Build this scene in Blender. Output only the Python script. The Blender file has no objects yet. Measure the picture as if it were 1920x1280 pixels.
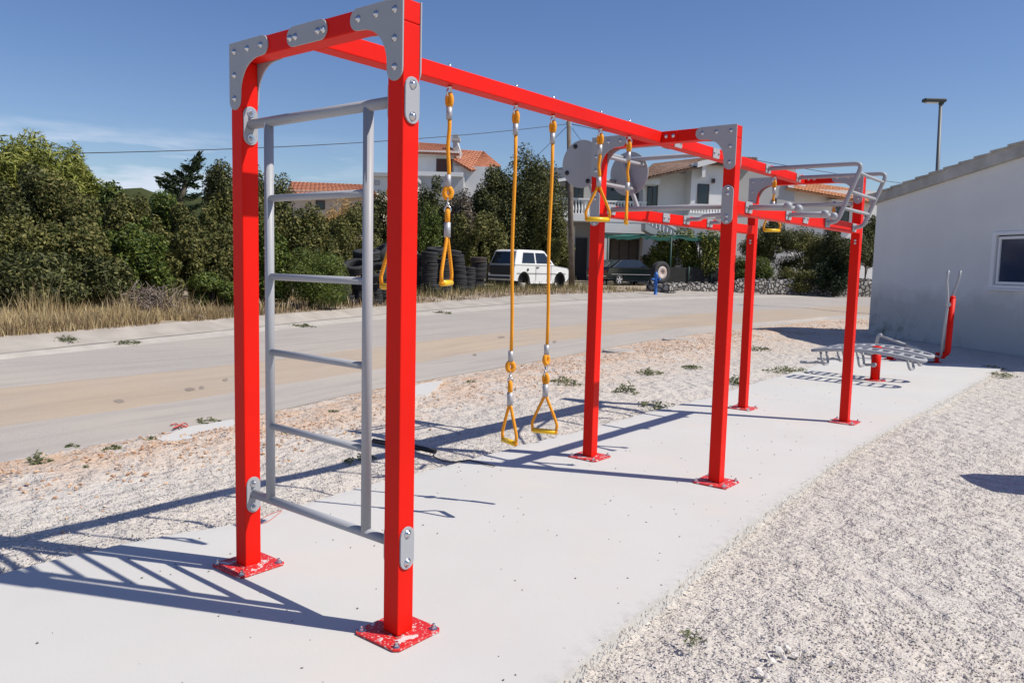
import bpy, bmesh, math, random
import numpy as np
from mathutils import Vector, Matrix, Euler
from mathutils.bvhtree import BVHTree
rnd = random.Random(7)
PI = math.pi
C = bpy.context.scene.collection
SC = bpy.context.scene

# ------------------------------------------------------------------ camera
CAM = Vector((2.3927, -2.2525, 1.5873))
CR = Vector((0.7792271, 0.62627495, 0.02418301))
CU = Vector((-0.07934753, 0.0603044, 0.99502128))
CF = Vector((-0.62169856, 0.77726641, -0.09668419))
FPX = 1474.3                                  # focal length in pixels of a 1920 wide picture
cd = bpy.data.cameras.new('camera'); cam = bpy.data.objects.new('camera', cd); C.objects.link(cam)
cd.sensor_width = 36; cd.lens = FPX / 1920 * 36; cd.clip_start = 0.05; cd.clip_end = 3000
m = Matrix.Identity(4)
for i in range(3):
    m[i][0] = CR[i]; m[i][1] = CU[i]; m[i][2] = -CF[i]; m[i][3] = CAM[i]
cam.matrix_world = m
SC.camera = cam
# ------------------------------------------------------------------ light
SUN_AZ = math.radians(25.2); SUN_EL = math.radians(51.6)      # azimuth from +X towards +Y
SC.view_settings.view_transform = 'Standard'; SC.view_settings.look = 'None'
SC.view_settings.exposure = 0.13; SC.view_settings.gamma = 1.0
sd = bpy.data.lights.new('sun', 'SUN'); sd.energy = 4.7; sd.angle = math.radians(0.53); sd.color = (1, 0.945, 0.842)
so = bpy.data.objects.new('sun', sd); C.objects.link(so)
sdir = Vector((math.cos(SUN_AZ) * math.cos(SUN_EL), math.sin(SUN_AZ) * math.cos(SUN_EL), math.sin(SUN_EL)))
so.rotation_euler = sdir.to_track_quat('Z', 'Y').to_euler()
so.location = (20, 10, 30)
W = bpy.data.worlds.new('World'); SC.world = W; W.use_nodes = True
nt = W.node_tree; nt.nodes.clear()
N = nt.nodes.new; L = nt.links.new
sky = N('ShaderNodeTexSky'); sky.sky_type = 'NISHITA'; sky.sun_disc = False
sky.sun_elevation = SUN_EL; sky.sun_rotation = PI / 2 - SUN_AZ
sky.air_density = 1.0; sky.dust_density = 0.4; sky.ozone_density = 3.0; sky.altitude = 0
bg = N('ShaderNodeBackground'); bg.inputs[1].default_value = 0.100
wo = N('ShaderNodeOutputWorld')
# low streaks of cloud above the left hand trees
tc = N('ShaderNodeTexCoord'); mp = N('ShaderNodeMapping'); mp.inputs['Scale'].default_value = (2.2, 2.2, 15)
L(tc.outputs['Generated'], mp.inputs[0])
nz = N('ShaderNodeTexNoise'); nz.inputs['Scale'].default_value = 2.6; nz.inputs['Detail'].default_value = 6; nz.inputs['Roughness'].default_value = 0.55
L(mp.outputs[0], nz.inputs[0])
cr = N('ShaderNodeValToRGB'); cr.color_ramp.elements[0].position = 0.49; cr.color_ramp.elements[1].position = 0.64
L(nz.outputs[0], cr.inputs[0])
sx = N('ShaderNodeSeparateXYZ'); L(tc.outputs['Generated'], sx.inputs[0])
band = N('ShaderNodeValToRGB'); e = band.color_ramp.elements
e[0].position = 0.0; e[0].color = (1, 1, 1, 1); e[1].position = 0.15; e[1].color = (0, 0, 0, 1)
q = e.new(0.11); q.color = (0.9, 0.9, 0.9, 1)
L(sx.outputs[2], band.inputs[0])
side = N('ShaderNodeMapRange'); side.inputs[1].default_value = -0.72; side.inputs[2].default_value = -0.86
L(sx.outputs[0], side.inputs[0])
m1 = N('ShaderNodeMath'); m1.operation = 'MULTIPLY'; L(cr.outputs[0], m1.inputs[0]); L(band.outputs[0], m1.inputs[1])
m2 = N('ShaderNodeMath'); m2.operation = 'MULTIPLY'; L(m1.outputs[0], m2.inputs[0]); L(side.outputs[0], m2.inputs[1])
m3 = N('ShaderNodeMath'); m3.operation = 'MULTIPLY'; L(m2.outputs[0], m3.inputs[0]); m3.inputs[1].default_value = 0.9
mx = N('ShaderNodeMix'); mx.data_type = 'RGBA'; L(m3.outputs[0], mx.inputs[0]); hs = N('ShaderNodeHueSaturation'); hs.inputs['Saturation'].default_value = 1.16; hs.inputs['Hue'].default_value = 0.5135; L(sky.outputs[0], hs.inputs['Color']); L(hs.outputs[0], mx.inputs[6]); mx.inputs[7].default_value = (6.6, 7.2, 8.4, 1)
L(mx.outputs[2], bg.inputs[0]); L(bg.outputs[0], wo.inputs[0])

# ------------------------------------------------------------------ pixel -> world
def ray(px, py):
    d = CF + CR * ((px - 960) / FPX) + CU * ((640 - py) / FPX)
    return d.normalized()
def gz(px, py, z=0.0):
    d = ray(px, py); return CAM + d * ((z - CAM.z) / d.z)
def pl(px, py, ax, val):
    d = ray(px, py); return CAM + d * ((val - CAM[ax]) / d[ax])
def at(px, py, D):                             # D: horizontal distance from the camera
    d = ray(px, py); return CAM + d * (D / math.hypot(d.x, d.y))

# ------------------------------------------------------------------ mesh builder
class MB:
    def __init__(s): s.v = []; s.f = []; s.m = []; s.s = []
    def add(s, vs, fs, mi=0, smooth=False):
        o = len(s.v); s.v += [tuple(v) for v in vs]
        for f in fs: s.f.append(tuple(o + i for i in f)); s.m.append(mi); s.s.append(smooth)
    def box(s, c, d, rot=None, mi=0):
        c = Vector(c); h = [x / 2 for x in d]; vs = []
        for x in (-1, 1):
            for y in (-1, 1):
                for z in (-1, 1):
                    p = Vector((x * h[0], y * h[1], z * h[2]))
                    if rot is not None: p = rot @ p
                    vs.append(c + p)
        s.add(vs, [(0, 1, 3, 2), (4, 6, 7, 5), (0, 4, 5, 1), (2, 3, 7, 6), (0, 2, 6, 4), (1, 5, 7, 3)], mi)
    def mm(s, a, b, mi=0):
        a = Vector(a); b = Vector(b); s.box((a + b) / 2, [abs(x) for x in (b - a)], None, mi)
    def tube(s, pts, r, n=14, caps=True, mi=0, closed=False):
        pts = [Vector(p) for p in pts]; k = len(pts)
        rs = r if isinstance(r, (list, tuple)) else [r] * k
        def tan(i):
            if closed: return (pts[(i + 1) % k] - pts[i - 1]).normalized()
            return (pts[min(i + 1, k - 1)] - pts[max(i - 1, 0)]).normalized()
        t = tan(0); u = t.cross(Vector((0, 0, 1)))
        if u.length < 1e-3: u = t.cross(Vector((0, 1, 0)))
        u.normalize(); vs = []
        for i in range(k):
            t = tan(i); u = (u - t * u.dot(t)).normalized(); w = t.cross(u)
            for j in range(n):
                a = 2 * PI * j / n; vs.append(pts[i] + (u * math.cos(a) + w * math.sin(a)) * rs[i])
        fs = []
        for i in range(k if closed else k - 1):
            a = i * n; b = ((i + 1) % k) * n
            for j in range(n):
                j2 = (j + 1) % n; fs.append((a + j, a + j2, b + j2, b + j))
        s.add(vs, fs, mi, True)
        if caps and not closed:
            o = len(s.v) - k * n
            s.f.append(tuple(o + j for j in range(n))[::-1]); s.m.append(mi); s.s.append(False)
            s.f.append(tuple(o + (k - 1) * n + j for j in range(n))); s.m.append(mi); s.s.append(False)
    def prism(s, pts, ex, mi=0):               # pts: planar loop, ex: extrusion vector
        pts = [Vector(p) for p in pts]; ex = Vector(ex); n = len(pts)
        nrm = Vector((0, 0, 0))
        for i in range(n): nrm += pts[i].cross(pts[(i + 1) % n])
        if nrm.dot(ex) < 0: pts = pts[::-1]
        vs = pts + [p + ex for p in pts]
        fs = [tuple(range(n))[::-1], tuple(range(n, 2 * n))]
        for i in range(n): j = (i + 1) % n; fs.append((i, j, n + j, n + i))
        s.add(vs, fs, mi)
    def lathe(s, c, prof, axis=(0, 0, 1), n=20, mi=0, closed=False, smooth=True):  # prof: (r, h)
        ax = Vector(axis).normalized(); u = ax.orthogonal().normalized(); w = ax.cross(u); c = Vector(c); vs = []
        for r, h in prof:
            for j in range(n):
                a = 2 * PI * j / n; vs.append(c + ax * h + (u * math.cos(a) + w * math.sin(a)) * r)
        fs = []; k = len(prof)
        for i in range(k if closed else k - 1):
            for j in range(n):
                j2 = (j + 1) % n; b = ((i + 1) % k) * n; fs.append((i * n + j, i * n + j2, b + j2, b + j))
        s.add(vs, fs, mi, smooth)
        if not closed:
            o = len(s.v) - k * n
            if prof[0][0] > 1e-4: s.f.append(tuple(o + j for j in range(n))[::-1]); s.m.append(mi); s.s.append(False)
            if prof[-1][0] > 1e-4: s.f.append(tuple(o + (k - 1) * n + j for j in range(n))); s.m.append(mi); s.s.append(False)
    def ball(s, c, r, n=14, k=8, mi=0, sc=(1, 1, 1)):
        c = Vector(c); vs = []; fs = []
        for i in range(k + 1):
            a = PI * i / k
            for j in range(n):
                b = 2 * PI * j / n
                vs.append(c + Vector((r * sc[0] * math.sin(a) * math.cos(b), r * sc[1] * math.sin(a) * math.sin(b), r * sc[2] * math.cos(a))))
        for i in range(k):
            for j in range(n):
                j2 = (j + 1) % n; fs.append((i * n + j, (i + 1) * n + j, (i + 1) * n + j2, i * n + j2))
        s.add(vs, fs, mi, True)
    def mesh(s, name, mats):
        me = bpy.data.meshes.new(name); me.from_pydata(s.v, [], s.f)
        for mt in (mats if isinstance(mats, (list, tuple)) else [mats]): me.materials.append(mt)
        me.polygons.foreach_set('material_index', s.m); me.polygons.foreach_set('use_smooth', s.s)
        me.update(); return me
    def build(s, name, mats, parent=None, bevel=0, seg=2):
        o = bpy.data.objects.new(name, s.mesh(name, mats)); C.objects.link(o)
        if parent: o.parent = parent
        if bevel:
            b = o.modifiers.new('bevel', 'BEVEL'); b.width = bevel; b.segments = seg; b.limit_method = 'ANGLE'; b.angle_limit = 0.7
        return o
def tag(o, label=None, cat=None, group=None, kind=None):
    if label: o['label'] = label
    if cat: o['category'] = cat
    if group: o['group'] = group
    if kind: o['kind'] = kind
    return o
def thing(name, label, cat, loc=(0, 0, 0), rz=0, group=None):
    o = bpy.data.objects.new(name, None); C.objects.link(o); o.empty_display_size = 0.2
    o.location = loc; o.rotation_euler = (0, 0, rz); return tag(o, label, cat, group)
def copy_tree(o, parent=None):
    c = o.copy(); C.objects.link(c)
    if parent: c.parent = parent
    for ch in list(o.children): copy_tree(ch, c)
    return c
def arc(c, r, a0, a1, n, ax=0):                # points in the XZ plane
    return [(c[0] + r * math.cos(a0 + (a1 - a0) * i / n), c[1] + r * math.sin(a0 + (a1 - a0) * i / n)) for i in range(n + 1)]
def bend(pts, r=0.08, n=6):                    # round the inner corners of a polyline
    pts = [Vector(p) for p in pts]; out = [pts[0]]
    for i in range(1, len(pts) - 1):
        a = (pts[i - 1] - pts[i]); b = (pts[i + 1] - pts[i]); q = min(r, a.length * .48, b.length * .48)
        p0 = pts[i] + a.normalized() * q; p1 = pts[i] + b.normalized() * q
        for k in range(n + 1):
            t = k / n; out.append(p0 * (1 - t) ** 2 + pts[i] * 2 * t * (1 - t) + p1 * t * t)
    out.append(pts[-1]); return out

# ------------------------------------------------------------------ materials
def mat(name, col, rough=0.6, metal=0.0, var=0.0, vscale=6.0, bump=0.0, bscale=40.0, spec=0.5, col2=None, coat=0.0, detail=6, isl=None, trans=0.0):
    mt = bpy.data.materials.new(name); mt.use_nodes = True; t = mt.node_tree; b = t.nodes['Principled BSDF']
    b.inputs['Roughness'].default_value = rough; b.inputs['Metallic'].default_value = metal
    b.inputs['Specular IOR Level'].default_value = spec; b.inputs['Base Color'].default_value = (*col, 1)
    if coat: b.inputs['Coat Weight'].default_value = coat; b.inputs['Coat Roughness'].default_value = 0.1
    co = t.nodes.new('ShaderNodeTexCoord').outputs['Object']
    if var or col2:
        n = t.nodes.new('ShaderNodeTexNoise'); n.inputs['Scale'].default_value = vscale; n.inputs['Detail'].default_value = detail
        t.links.new(co, n.inputs['Vector']); r = t.nodes.new('ShaderNodeValToRGB'); t.links.new(n.outputs[0], r.inputs[0])
        r.color_ramp.elements[0].position = 0.3; r.color_ramp.elements[1].position = 0.7
        c2 = col2 or tuple(min(1, c * (1 + var)) for c in col); c1 = col if col2 else tuple(c * (1 - var) for c in col)
        r.color_ramp.elements[0].color = (*c1, 1); r.color_ramp.elements[1].color = (*c2, 1)
        t.links.new(r.outputs[0], b.inputs['Base Color'])
    if isl:                                    # a colour of its own for every leaf / blade
        g = t.nodes.new('ShaderNodeNewGeometry'); r = t.nodes.new('ShaderNodeValToRGB'); t.links.new(g.outputs['Random Per Island'], r.inputs[0])
        els = r.color_ramp.elements
        while len(els) < len(isl): els.new(0.5)
        for i, c in enumerate(isl): els[i].position = i / (len(isl) - 1); els[i].color = (*c, 1)
        t.links.new(r.outputs[0], b.inputs['Base Color'])
        if trans:
            tr = t.nodes.new('ShaderNodeBsdfTranslucent'); t.links.new(r.outputs[0], tr.inputs[0])
            ms = t.nodes.new('ShaderNodeMixShader'); ms.inputs[0].default_value = trans
            t.links.new(b.outputs[0], ms.inputs[1]); t.links.new(tr.outputs[0], ms.inputs[2])
            t.links.new(ms.outputs[0], t.nodes['Material Output'].inputs[0])
    if bump:
        n = t.nodes.new('ShaderNodeTexNoise'); n.inputs['Scale'].default_value = bscale; n.inputs['Detail'].default_value = 5
        t.links.new(co, n.inputs['Vector']); bp = t.nodes.new('ShaderNodeBump'); bp.inputs['Strength'].default_value = bump; bp.inputs['Distance'].default_value = 0.02
        t.links.new(n.outputs[0], bp.inputs['Height']); t.links.new(bp.outputs[0], b.inputs['Normal'])
    return mt
class NG:                                      # small node helper for the richer ground materials
    def __init__(s, name, rough=0.9, spec=0.25):
        s.m = bpy.data.materials.new(name); s.m.use_nodes = True; s.t = s.m.node_tree; s.b = s.t.nodes['Principled BSDF']
        s.b.inputs['Roughness'].default_value = rough; s.b.inputs['Specular IOR Level'].default_value = spec
        s.co = s.t.nodes.new('ShaderNodeTexCoord').outputs['Object']
    def link(s, a, b): s.t.links.new(a, b)
    def noise(s, sc, det=4, ro=0.55, co=None, dist=0):
        n = s.t.nodes.new('ShaderNodeTexNoise'); n.inputs['Scale'].default_value = sc; n.inputs['Detail'].default_value = det; n.inputs['Roughness'].default_value = ro; n.inputs['Distortion'].default_value = dist
        s.link(co or s.co, n.inputs['Vector']); return n.outputs[0]
    def vor(s, sc, out='Distance', feat='F1', rnd=1.0):
        n = s.t.nodes.new('ShaderNodeTexVoronoi'); n.inputs['Scale'].default_value = sc; n.feature = feat; n.inputs['Randomness'].default_value = rnd
        s.link(s.co, n.inputs['Vector']); return n.outputs[out]
    def ramp(s, x, stops):
        r = s.t.nodes.new('ShaderNodeValToRGB'); s.link(x, r.inputs[0]); els = r.color_ramp.elements
        while len(els) < len(stops): els.new(0.5)
        for i, (p, c) in enumerate(stops):
            els[i].position = p; els[i].color = (*(c if isinstance(c, tuple) else (c, c, c)), 1)
        return r.outputs[0]
    def mix(s, f, a, b, mode='MIX'):
        n = s.t.nodes.new('ShaderNodeMix'); n.data_type = 'RGBA'; n.blend_type = mode
        for i, x in ((0, f), (6, a), (7, b)):
            if isinstance(x, (int, float)): n.inputs[i].default_value = x
            elif isinstance(x, tuple): n.inputs[i].default_value = (*x, 1)
            else: s.link(x, n.inputs[i])
        return n.outputs[2]
    def math(s, op, a, b=0.0):
        n = s.t.nodes.new('ShaderNodeMath'); n.operation = op
        for i, x in ((0, a), (1, b)):
            if isinstance(x, (int, float)): n.inputs[i].default_value = x
            else: s.link(x, n.inputs[i])
        return n.outputs[0]
    def attr(s, name):
        n = s.t.nodes.new('ShaderNodeAttribute'); n.attribute_name = name; return n.outputs['Fac']
    def color(s, c): s.link(c, s.b.inputs['Base Color'])
    def bump(s, h, st=0.5, dist=0.01):
        n = s.t.nodes.new('ShaderNodeBump'); n.inputs['Strength'].default_value = st; n.inputs['Distance'].default_value = dist
        s.link(h, n.inputs['Height']); s.link(n.outputs[0], s.b.inputs['Normal'])

RED = mat('red_paint', (0.70, 0.009, 0.003), 0.5, spec=.16, var=0.08, vscale=1.6, bump=0.04, bscale=220)
GREY = mat('grey_paint', (0.345, 0.352, 0.375), 0.45, spec=.35, var=0.03, vscale=4, bump=0.03, bscale=200)
STEEL = mat('zinc_bolts', (0.62, 0.63, 0.65), 0.28, 1.0, var=0.1, vscale=30)
ALU = mat('alloy_sleeves', (0.40, 0.40, 0.42), 0.5, 0.4, var=0.06, vscale=40)
BLACK = mat('black_plastic', (0.012, 0.012, 0.014), 0.5)
ROPE = NG('rope', 0.7)
_w = ROPE.t.nodes.new('ShaderNodeTexWave'); _w.bands_direction = 'Z'; _w.inputs['Scale'].default_value = 40; _w.inputs['Distortion'].default_value = 2; _w.inputs['Detail'].default_value = 1
_mp = ROPE.t.nodes.new('ShaderNodeMapping'); _mp.inputs['Rotation'].default_value = (0.5, 0.5, 0); ROPE.link(ROPE.co, _mp.inputs[0]); ROPE.link(_mp.outputs[0], _w.inputs[0])
ROPE.color(ROPE.ramp(_w.outputs['Fac'], [(0.0, (0.64, 0.23, 0.010)), (0.6, (0.80, 0.33, 0.02)), (1, (0.83, 0.36, 0.025))])); ROPE.bump(_w.outputs['Fac'], 0.22, 0.002); ROPE = ROPE.m
YEL = mat('yellow_grip', (0.82, 0.50, 0.012), 0.35, var=0.05)
# base plates: red paint with chips and cement splashes
_n = NG('spattered_red', 0.5, 0.4)
_k = _n.ramp(_n.noise(17, 4, 0.6), [(0.58, 0.0), (0.61, 1.0)]); _k2 = _n.ramp(_n.noise(90, 3, 0.5), [(0.60, 0.0), (0.64, 1.0)])
_c = _n.mix(_n.math('MAXIMUM', _k, _n.math('MULTIPLY', _k2, 0.8)), (0.58, 0.02, 0.02), (0.62, 0.58, 0.56)); _n.color(_c); _n.bump(_k, 0.4, 0.004); SPAT = _n.m
KERB_LINE = mat('dark_kerb_line', (0.10, 0.09, 0.08), .95, col2=(.30, .27, .24), vscale=2.5)  # thin dark line where gutter and pavement meet
# concrete slab
_n = NG('slab_concrete', 0.88)
_c = _n.ramp(_n.noise(0.8, 5, 0.6), [(0.25, (0.520, 0.508, 0.484)), (0.5, (0.545, 0.533, 0.510)), (0.75, (0.568, 0.557, 0.535))])
_c = _n.mix(_n.math('MULTIPLY', _n.ramp(_n.noise(60, 5, 0.7), [(0.3, 1.0), (0.6, 0.0)]), 0.22), _c, (0.48, 0.465, 0.45))
_c = _n.mix(_n.ramp(_n.noise(1.1, 2, 0.5), [(0.52, 0.0), (0.80, 0.45)]), _c, (0.60, 0.53, 0.455))
_pit = _n.ramp(_n.vor(3.1), [(0.012, 1.0), (0.03, 0.0)]); _c = _n.mix(_n.math('MULTIPLY', _pit, 0.7), _c, (0.16, 0.15, 0.14))
_pit2 = _n.ramp(_n.vor(8.3), [(0.02, 1.0), (0.045, 0.0)]); _c = _n.mix(_n.math('MULTIPLY', _n.math('MULTIPLY', _pit2, _n.ramp(_n.noise(1.2), [(0.45, 0.0), (0.55, 1.0)])), 0.5), _c, (0.25, 0.24, 0.23))
_ed = _n.attr('edge'); _c = _n.mix(_n.math('MULTIPLY', _ed, _n.ramp(_n.noise(14, 5, 0.7), [(0.46, 0.0), (0.66, 0.45)])), _c, (0.33, 0.32, 0.30))
_n.color(_c); _n.bump(_n.noise(110, 4, 0.6), 0.14, 0.003); SLAB = _n.m
# gravel
def gravel_mat(name, base, dirt):
    n = NG(name, 0.95, 0.15)
    cells = n.vor(112, 'Color'); d = n.vor(112); d2 = n.vor(50); sep = n.t.nodes.new('ShaderNodeSeparateColor'); n.link(cells, sep.inputs[0])
    c = n.ramp(sep.outputs[0], [(0.0, tuple(x * 0.78 for x in base)), (0.35, tuple(x * 0.93 for x in base)), (0.7, base), (1.0, tuple(min(.8, x * 1.15) for x in base))])
    c = n.mix(n.ramp(d, [(0.52, 0.0), (0.82, 0.42)]), c, tuple(x * 0.55 for x in base))  # shade of the crevices between stones put into the colour
    c = n.mix(n.math('MULTIPLY', n.ramp(n.noise(0.55, 5), [(0.42, 0.0), (0.7, 0.6)]), 1.0), c, tuple(b * w for b, w in zip(base, (1.03, 0.99, 0.94))))
    c = n.mix(n.ramp(n.noise(7, 5, 0.7), [(0.58, 0.0), (0.74, 0.45)]), c, tuple(x * 0.62 for x in base))
    _m = n.t.nodes.new('ShaderNodeMapping'); _m.inputs['Rotation'].default_value = (0, 0, 0.5); _m.inputs['Scale'].default_value = (1.0, 3.2, 1); n.link(n.co, _m.inputs[0])
    c = n.mix(n.ramp(n.noise(1.9, 6, .68, _m.outputs[0]), [(0.50, 0.0), (0.70, 0.36)]), c, tuple(x * 0.58 for x in base))  # streaky hollows drawn as shade in the colour, darker patches
    if dirt:
        k = n.math('MULTIPLY', n.attr('dirt'), n.ramp(n.noise(2.2, 5, 0.65), [(0.32, 0.0), (0.58, 0.8)]))
        cd_ = n.mix(n.noise(30, 4, .7), (0.46, 0.27, 0.16), (0.68, 0.49, 0.345)); c = n.mix(k, c, cd_)
    n.color(c)
    h = n.math('ADD', n.math('MULTIPLY', n.ramp(d, [(0.0, 1.0), (0.75, 0.0)]), 0.8), n.math('ADD', n.math('MULTIPLY', n.ramp(d2, [(0.0, 1.0), (0.8, 0.0)]), 0.7), n.math('MULTIPLY', n.noise(6, 4), 1.6)))
    n.bump(h, 0.42, 0.010)
    b0 = [x for x in n.t.nodes if x.type == 'BUMP'][0]; b1 = n.t.nodes.new('ShaderNodeBump'); b1.inputs['Strength'].default_value = 1.0; b1.inputs['Distance'].default_value = 0.034
    n.link(n.math('ADD', n.ramp(n.noise(5.5, 4, .6), [(.35, 0.0), (.62, 1.0)]), n.math('MULTIPLY', n.noise(16, 3), .35)), b1.inputs['Height']); n.link(b1.outputs[0], b0.inputs['Normal']); return n.m
GRAVEL = gravel_mat('pale_gravel', (0.595, 0.552, 0.505), True)
VERGE = mat('dry_earth', (0.24, 0.19, 0.13), 0.95, col2=(0.42, 0.36, 0.29), vscale=1.6, bump=0.6, bscale=9, spec=.1)
_n = NG('pale_asphalt', 0.92); _g = _n.noise(160, 3, .6)
_c = _n.mix(_n.ramp(_g, [(0.4, 0.0), (0.62, 1.0)]), (0.305, 0.278, 0.255), (0.44, 0.405, 0.37)); _c = _n.mix(_n.ramp(_n.noise(0.35, 5), [(0.4, 0.0), (0.65, .6)]), _c, (0.44, 0.39, 0.335))
_rv = _n.attr('road_v'); _cb = _n.t.nodes.new('ShaderNodeCombineXYZ'); _n.link(_n.attr('road_u'), _cb.inputs[0]); _n.link(_n.math('MULTIPLY', _rv, 9.0), _cb.inputs[1]); _c = _n.mix(_n.ramp(_n.noise(.45, 5, .6, _cb.outputs[0]), [(0.45, 0.0), (0.68, .45)]), _c, (0.26, 0.245, 0.235)); _n.color(_c); _n.bump(_g, 0.35, 0.006); ASPH = _n.m
_n = NG('dusty_trench', 0.92); _g = _n.noise(120, 3, .6)
_c = _n.mix(_n.ramp(_g, [(0.35, 0.0), (0.65, 1.0)]), (0.365, 0.29, 0.22), (0.445, 0.36, 0.275)); _c = _n.mix(_n.ramp(_n.noise(0.5, 6, .6), [(0.42, 0.0), (0.66, .55)]), _c, (0.36, 0.315, 0.275))
_rv = _n.attr('road_v'); _cb = _n.t.nodes.new('ShaderNodeCombineXYZ'); _n.link(_n.attr('road_u'), _cb.inputs[0]); _n.link(_n.math('MULTIPLY', _rv, 9.0), _cb.inputs[1]); _c = _n.mix(_n.ramp(_n.noise(.4, 5, .6, _cb.outputs[0]), [(0.42, 0.0), (0.66, .4)]), _c, (0.28, 0.235, 0.195)); _n.color(_c); _n.bump(_g, 0.25, 0.005); TRENCH = _n.m
PAVE = mat('pale_pavement', (0.30, 0.268, 0.235), 0.9, col2=(0.42, 0.38, 0.335), vscale=2.2, bump=0.3, bscale=60)
KERB = mat('kerb_concrete', (0.38, 0.345, 0.305), 0.9, col2=(0.48, 0.44, 0.395), vscale=3, bump=0.4, bscale=25)
# ------------------------------------------------------------------ terrain: sections across the road, joined into strips
cols = [0, 430, 720, 1000, 1250, 1480, 1640]
rowspec = [('N', -.02, [865, 788, 727, 678, 634, 607, 597]), ('B1', .07, [801, 737, 690, 645, 617, 600, 590]),
           ('B2', .22, [727, 684, 648, 617, 592, 579, 573]), ('G', .32, [674, 629, 598, 575, 562, 557, 556]),
           ('K', .36, [664, 619, 590, 568, 556.5, 552.5, 552.5]), ('K2', .362, [662, 617.4, 588.8, 567, 555.9, 551.9, 551.9]),
           ('V', .50, [630, 596, 574, 553, 546, 545, 545])]
def catmull(P, sub=8):
    P = [Vector(p) for p in P]; P = [P[0] * 2 - P[1]] + P + [P[-1] * 2 - P[-2]]; out = []
    for i in range(1, len(P) - 2):
        for k in range(sub):
            t = k / sub; a, b, c, d = P[i - 1:i + 3]
            out.append(0.5 * ((2 * b) + (c - a) * t + (2 * a - 5 * b + 4 * c - d) * t * t + (3 * b - a - 3 * c + d) * t ** 3))
    out.append(P[-2]); return out
rows = {}
for n, z, ys in rowspec:
    P = [gz(x, y, z) for x, y in zip(cols, ys)]
    d0 = (P[0] - P[1]).normalized(); d1 = (P[-1] - P[-2]).normalized()
    P = [P[0] + d0 * 60, P[0] + d0 * 20, P[0] + d0 * 6] + P + [P[-1] + d1 * 12 + Vector((5, 0, 0)), P[-1] + d1 * 20 + Vector((30, 0, 0)), P[-1] + d1 * 25 + Vector((90, 0, 0))]
    rows[n] = catmull(P)
NS = len(rows['N'])
for n in ('B1', 'B2'):
    for p in rows[n]: p.x += rnd.uniform(-.035, .035)
    for p in rows[n]: p.y += rnd.uniform(-.035, .035)
out_ = []
for i in range(NS):
    a = rows['V'][max(i - 1, 0)]; b = rows['V'][min(i + 1, NS - 1)]; t = (b - a); out_.append(Vector((-t.y, t.x, 0)).normalized())
for n, dd, z in (('V1', 2.5, .57), ('V2', 6, .65), ('V3', 14, .76), ('V4', 40, .95), ('V5', 120, 1.6), ('V6', 600, 4.0)):
    rows[n] = []
    for i in range(NS):
        p = rows['V'][i] + out_[i] * dd; p.z = z; rows[n].append(p)
TV = []; TF = []
def strip(name, a, b, mt, sub=1, kind='structure', zoff=0.0):
    mb = MB(); A = rows[a]; B = rows[b]; vs = []; fs = []
    for i in range(NS):
        for k in range(sub + 1): p = A[i].lerp(B[i], k / sub); vs.append(Vector((p.x, p.y, p.z + zoff)))
    w = sub + 1
    for i in range(NS - 1):
        for k in range(sub): fs.append((i * w + k, i * w + k + 1, (i + 1) * w + k + 1, (i + 1) * w + k))
    mb.add(vs, fs, 0, True); o = mb.build(name, mt); o['kind'] = kind
    ru = []; rv = []; acc = 0.0
    for i in range(NS):
        acc += (A[i] - A[i - 1]).length if i else 0
        for k in range(sub + 1): ru.append(acc); rv.append(k / sub * (A[i] - B[i]).length)
    for nm, val in (('road_u', ru), ('road_v', rv)): at_ = o.data.attributes.new(nm, 'FLOAT', 'POINT'); at_.data.foreach_set('value', val)
    o_ = len(TV); TV.extend(vs); TF.extend([tuple(o_ + i for i in f) for f in fs]); return o
strip('road', 'N', 'B1', ASPH); strip('road', 'B1', 'B2', TRENCH); strip('road', 'B2', 'G', ASPH)
strip('road_gutter', 'G', 'K', KERB); strip('kerb_line', 'K', 'K2', KERB_LINE); strip('pavement', 'K2', 'V', PAVE)
# verge and the land behind as one sheet
mb = MB(); names = ['V', 'V1', 'V2', 'V3', 'V4', 'V5', 'V6']; vs = []; fs = []
for i in range(NS):
    for n in names: vs.append(rows[n][i])
for i in range(NS - 1):
    for k in range(len(names) - 1): a = i * 7 + k; fs.append((a, a + 1, a + 8, a + 7))
mb.add(vs, fs, 0, True); tag(mb.build('ground', VERGE), kind='structure')
o_ = len(TV); TV.extend(vs); TF.extend([tuple(o_ + i for i in f) for f in fs])
BVH = BVHTree.FromPolygons(TV, TF)
def G(px, py):
    d = ray(px, py); h = BVH.ray_cast(CAM, d)
    return h[0] if h[0] is not None else gz(px, py, 0.5)
def GH(x, y):
    h = BVH.ray_cast(Vector((x, y, 50)), Vector((0, 0, -1))); return h[0].z if h[0] is not None else 0.6

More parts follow.
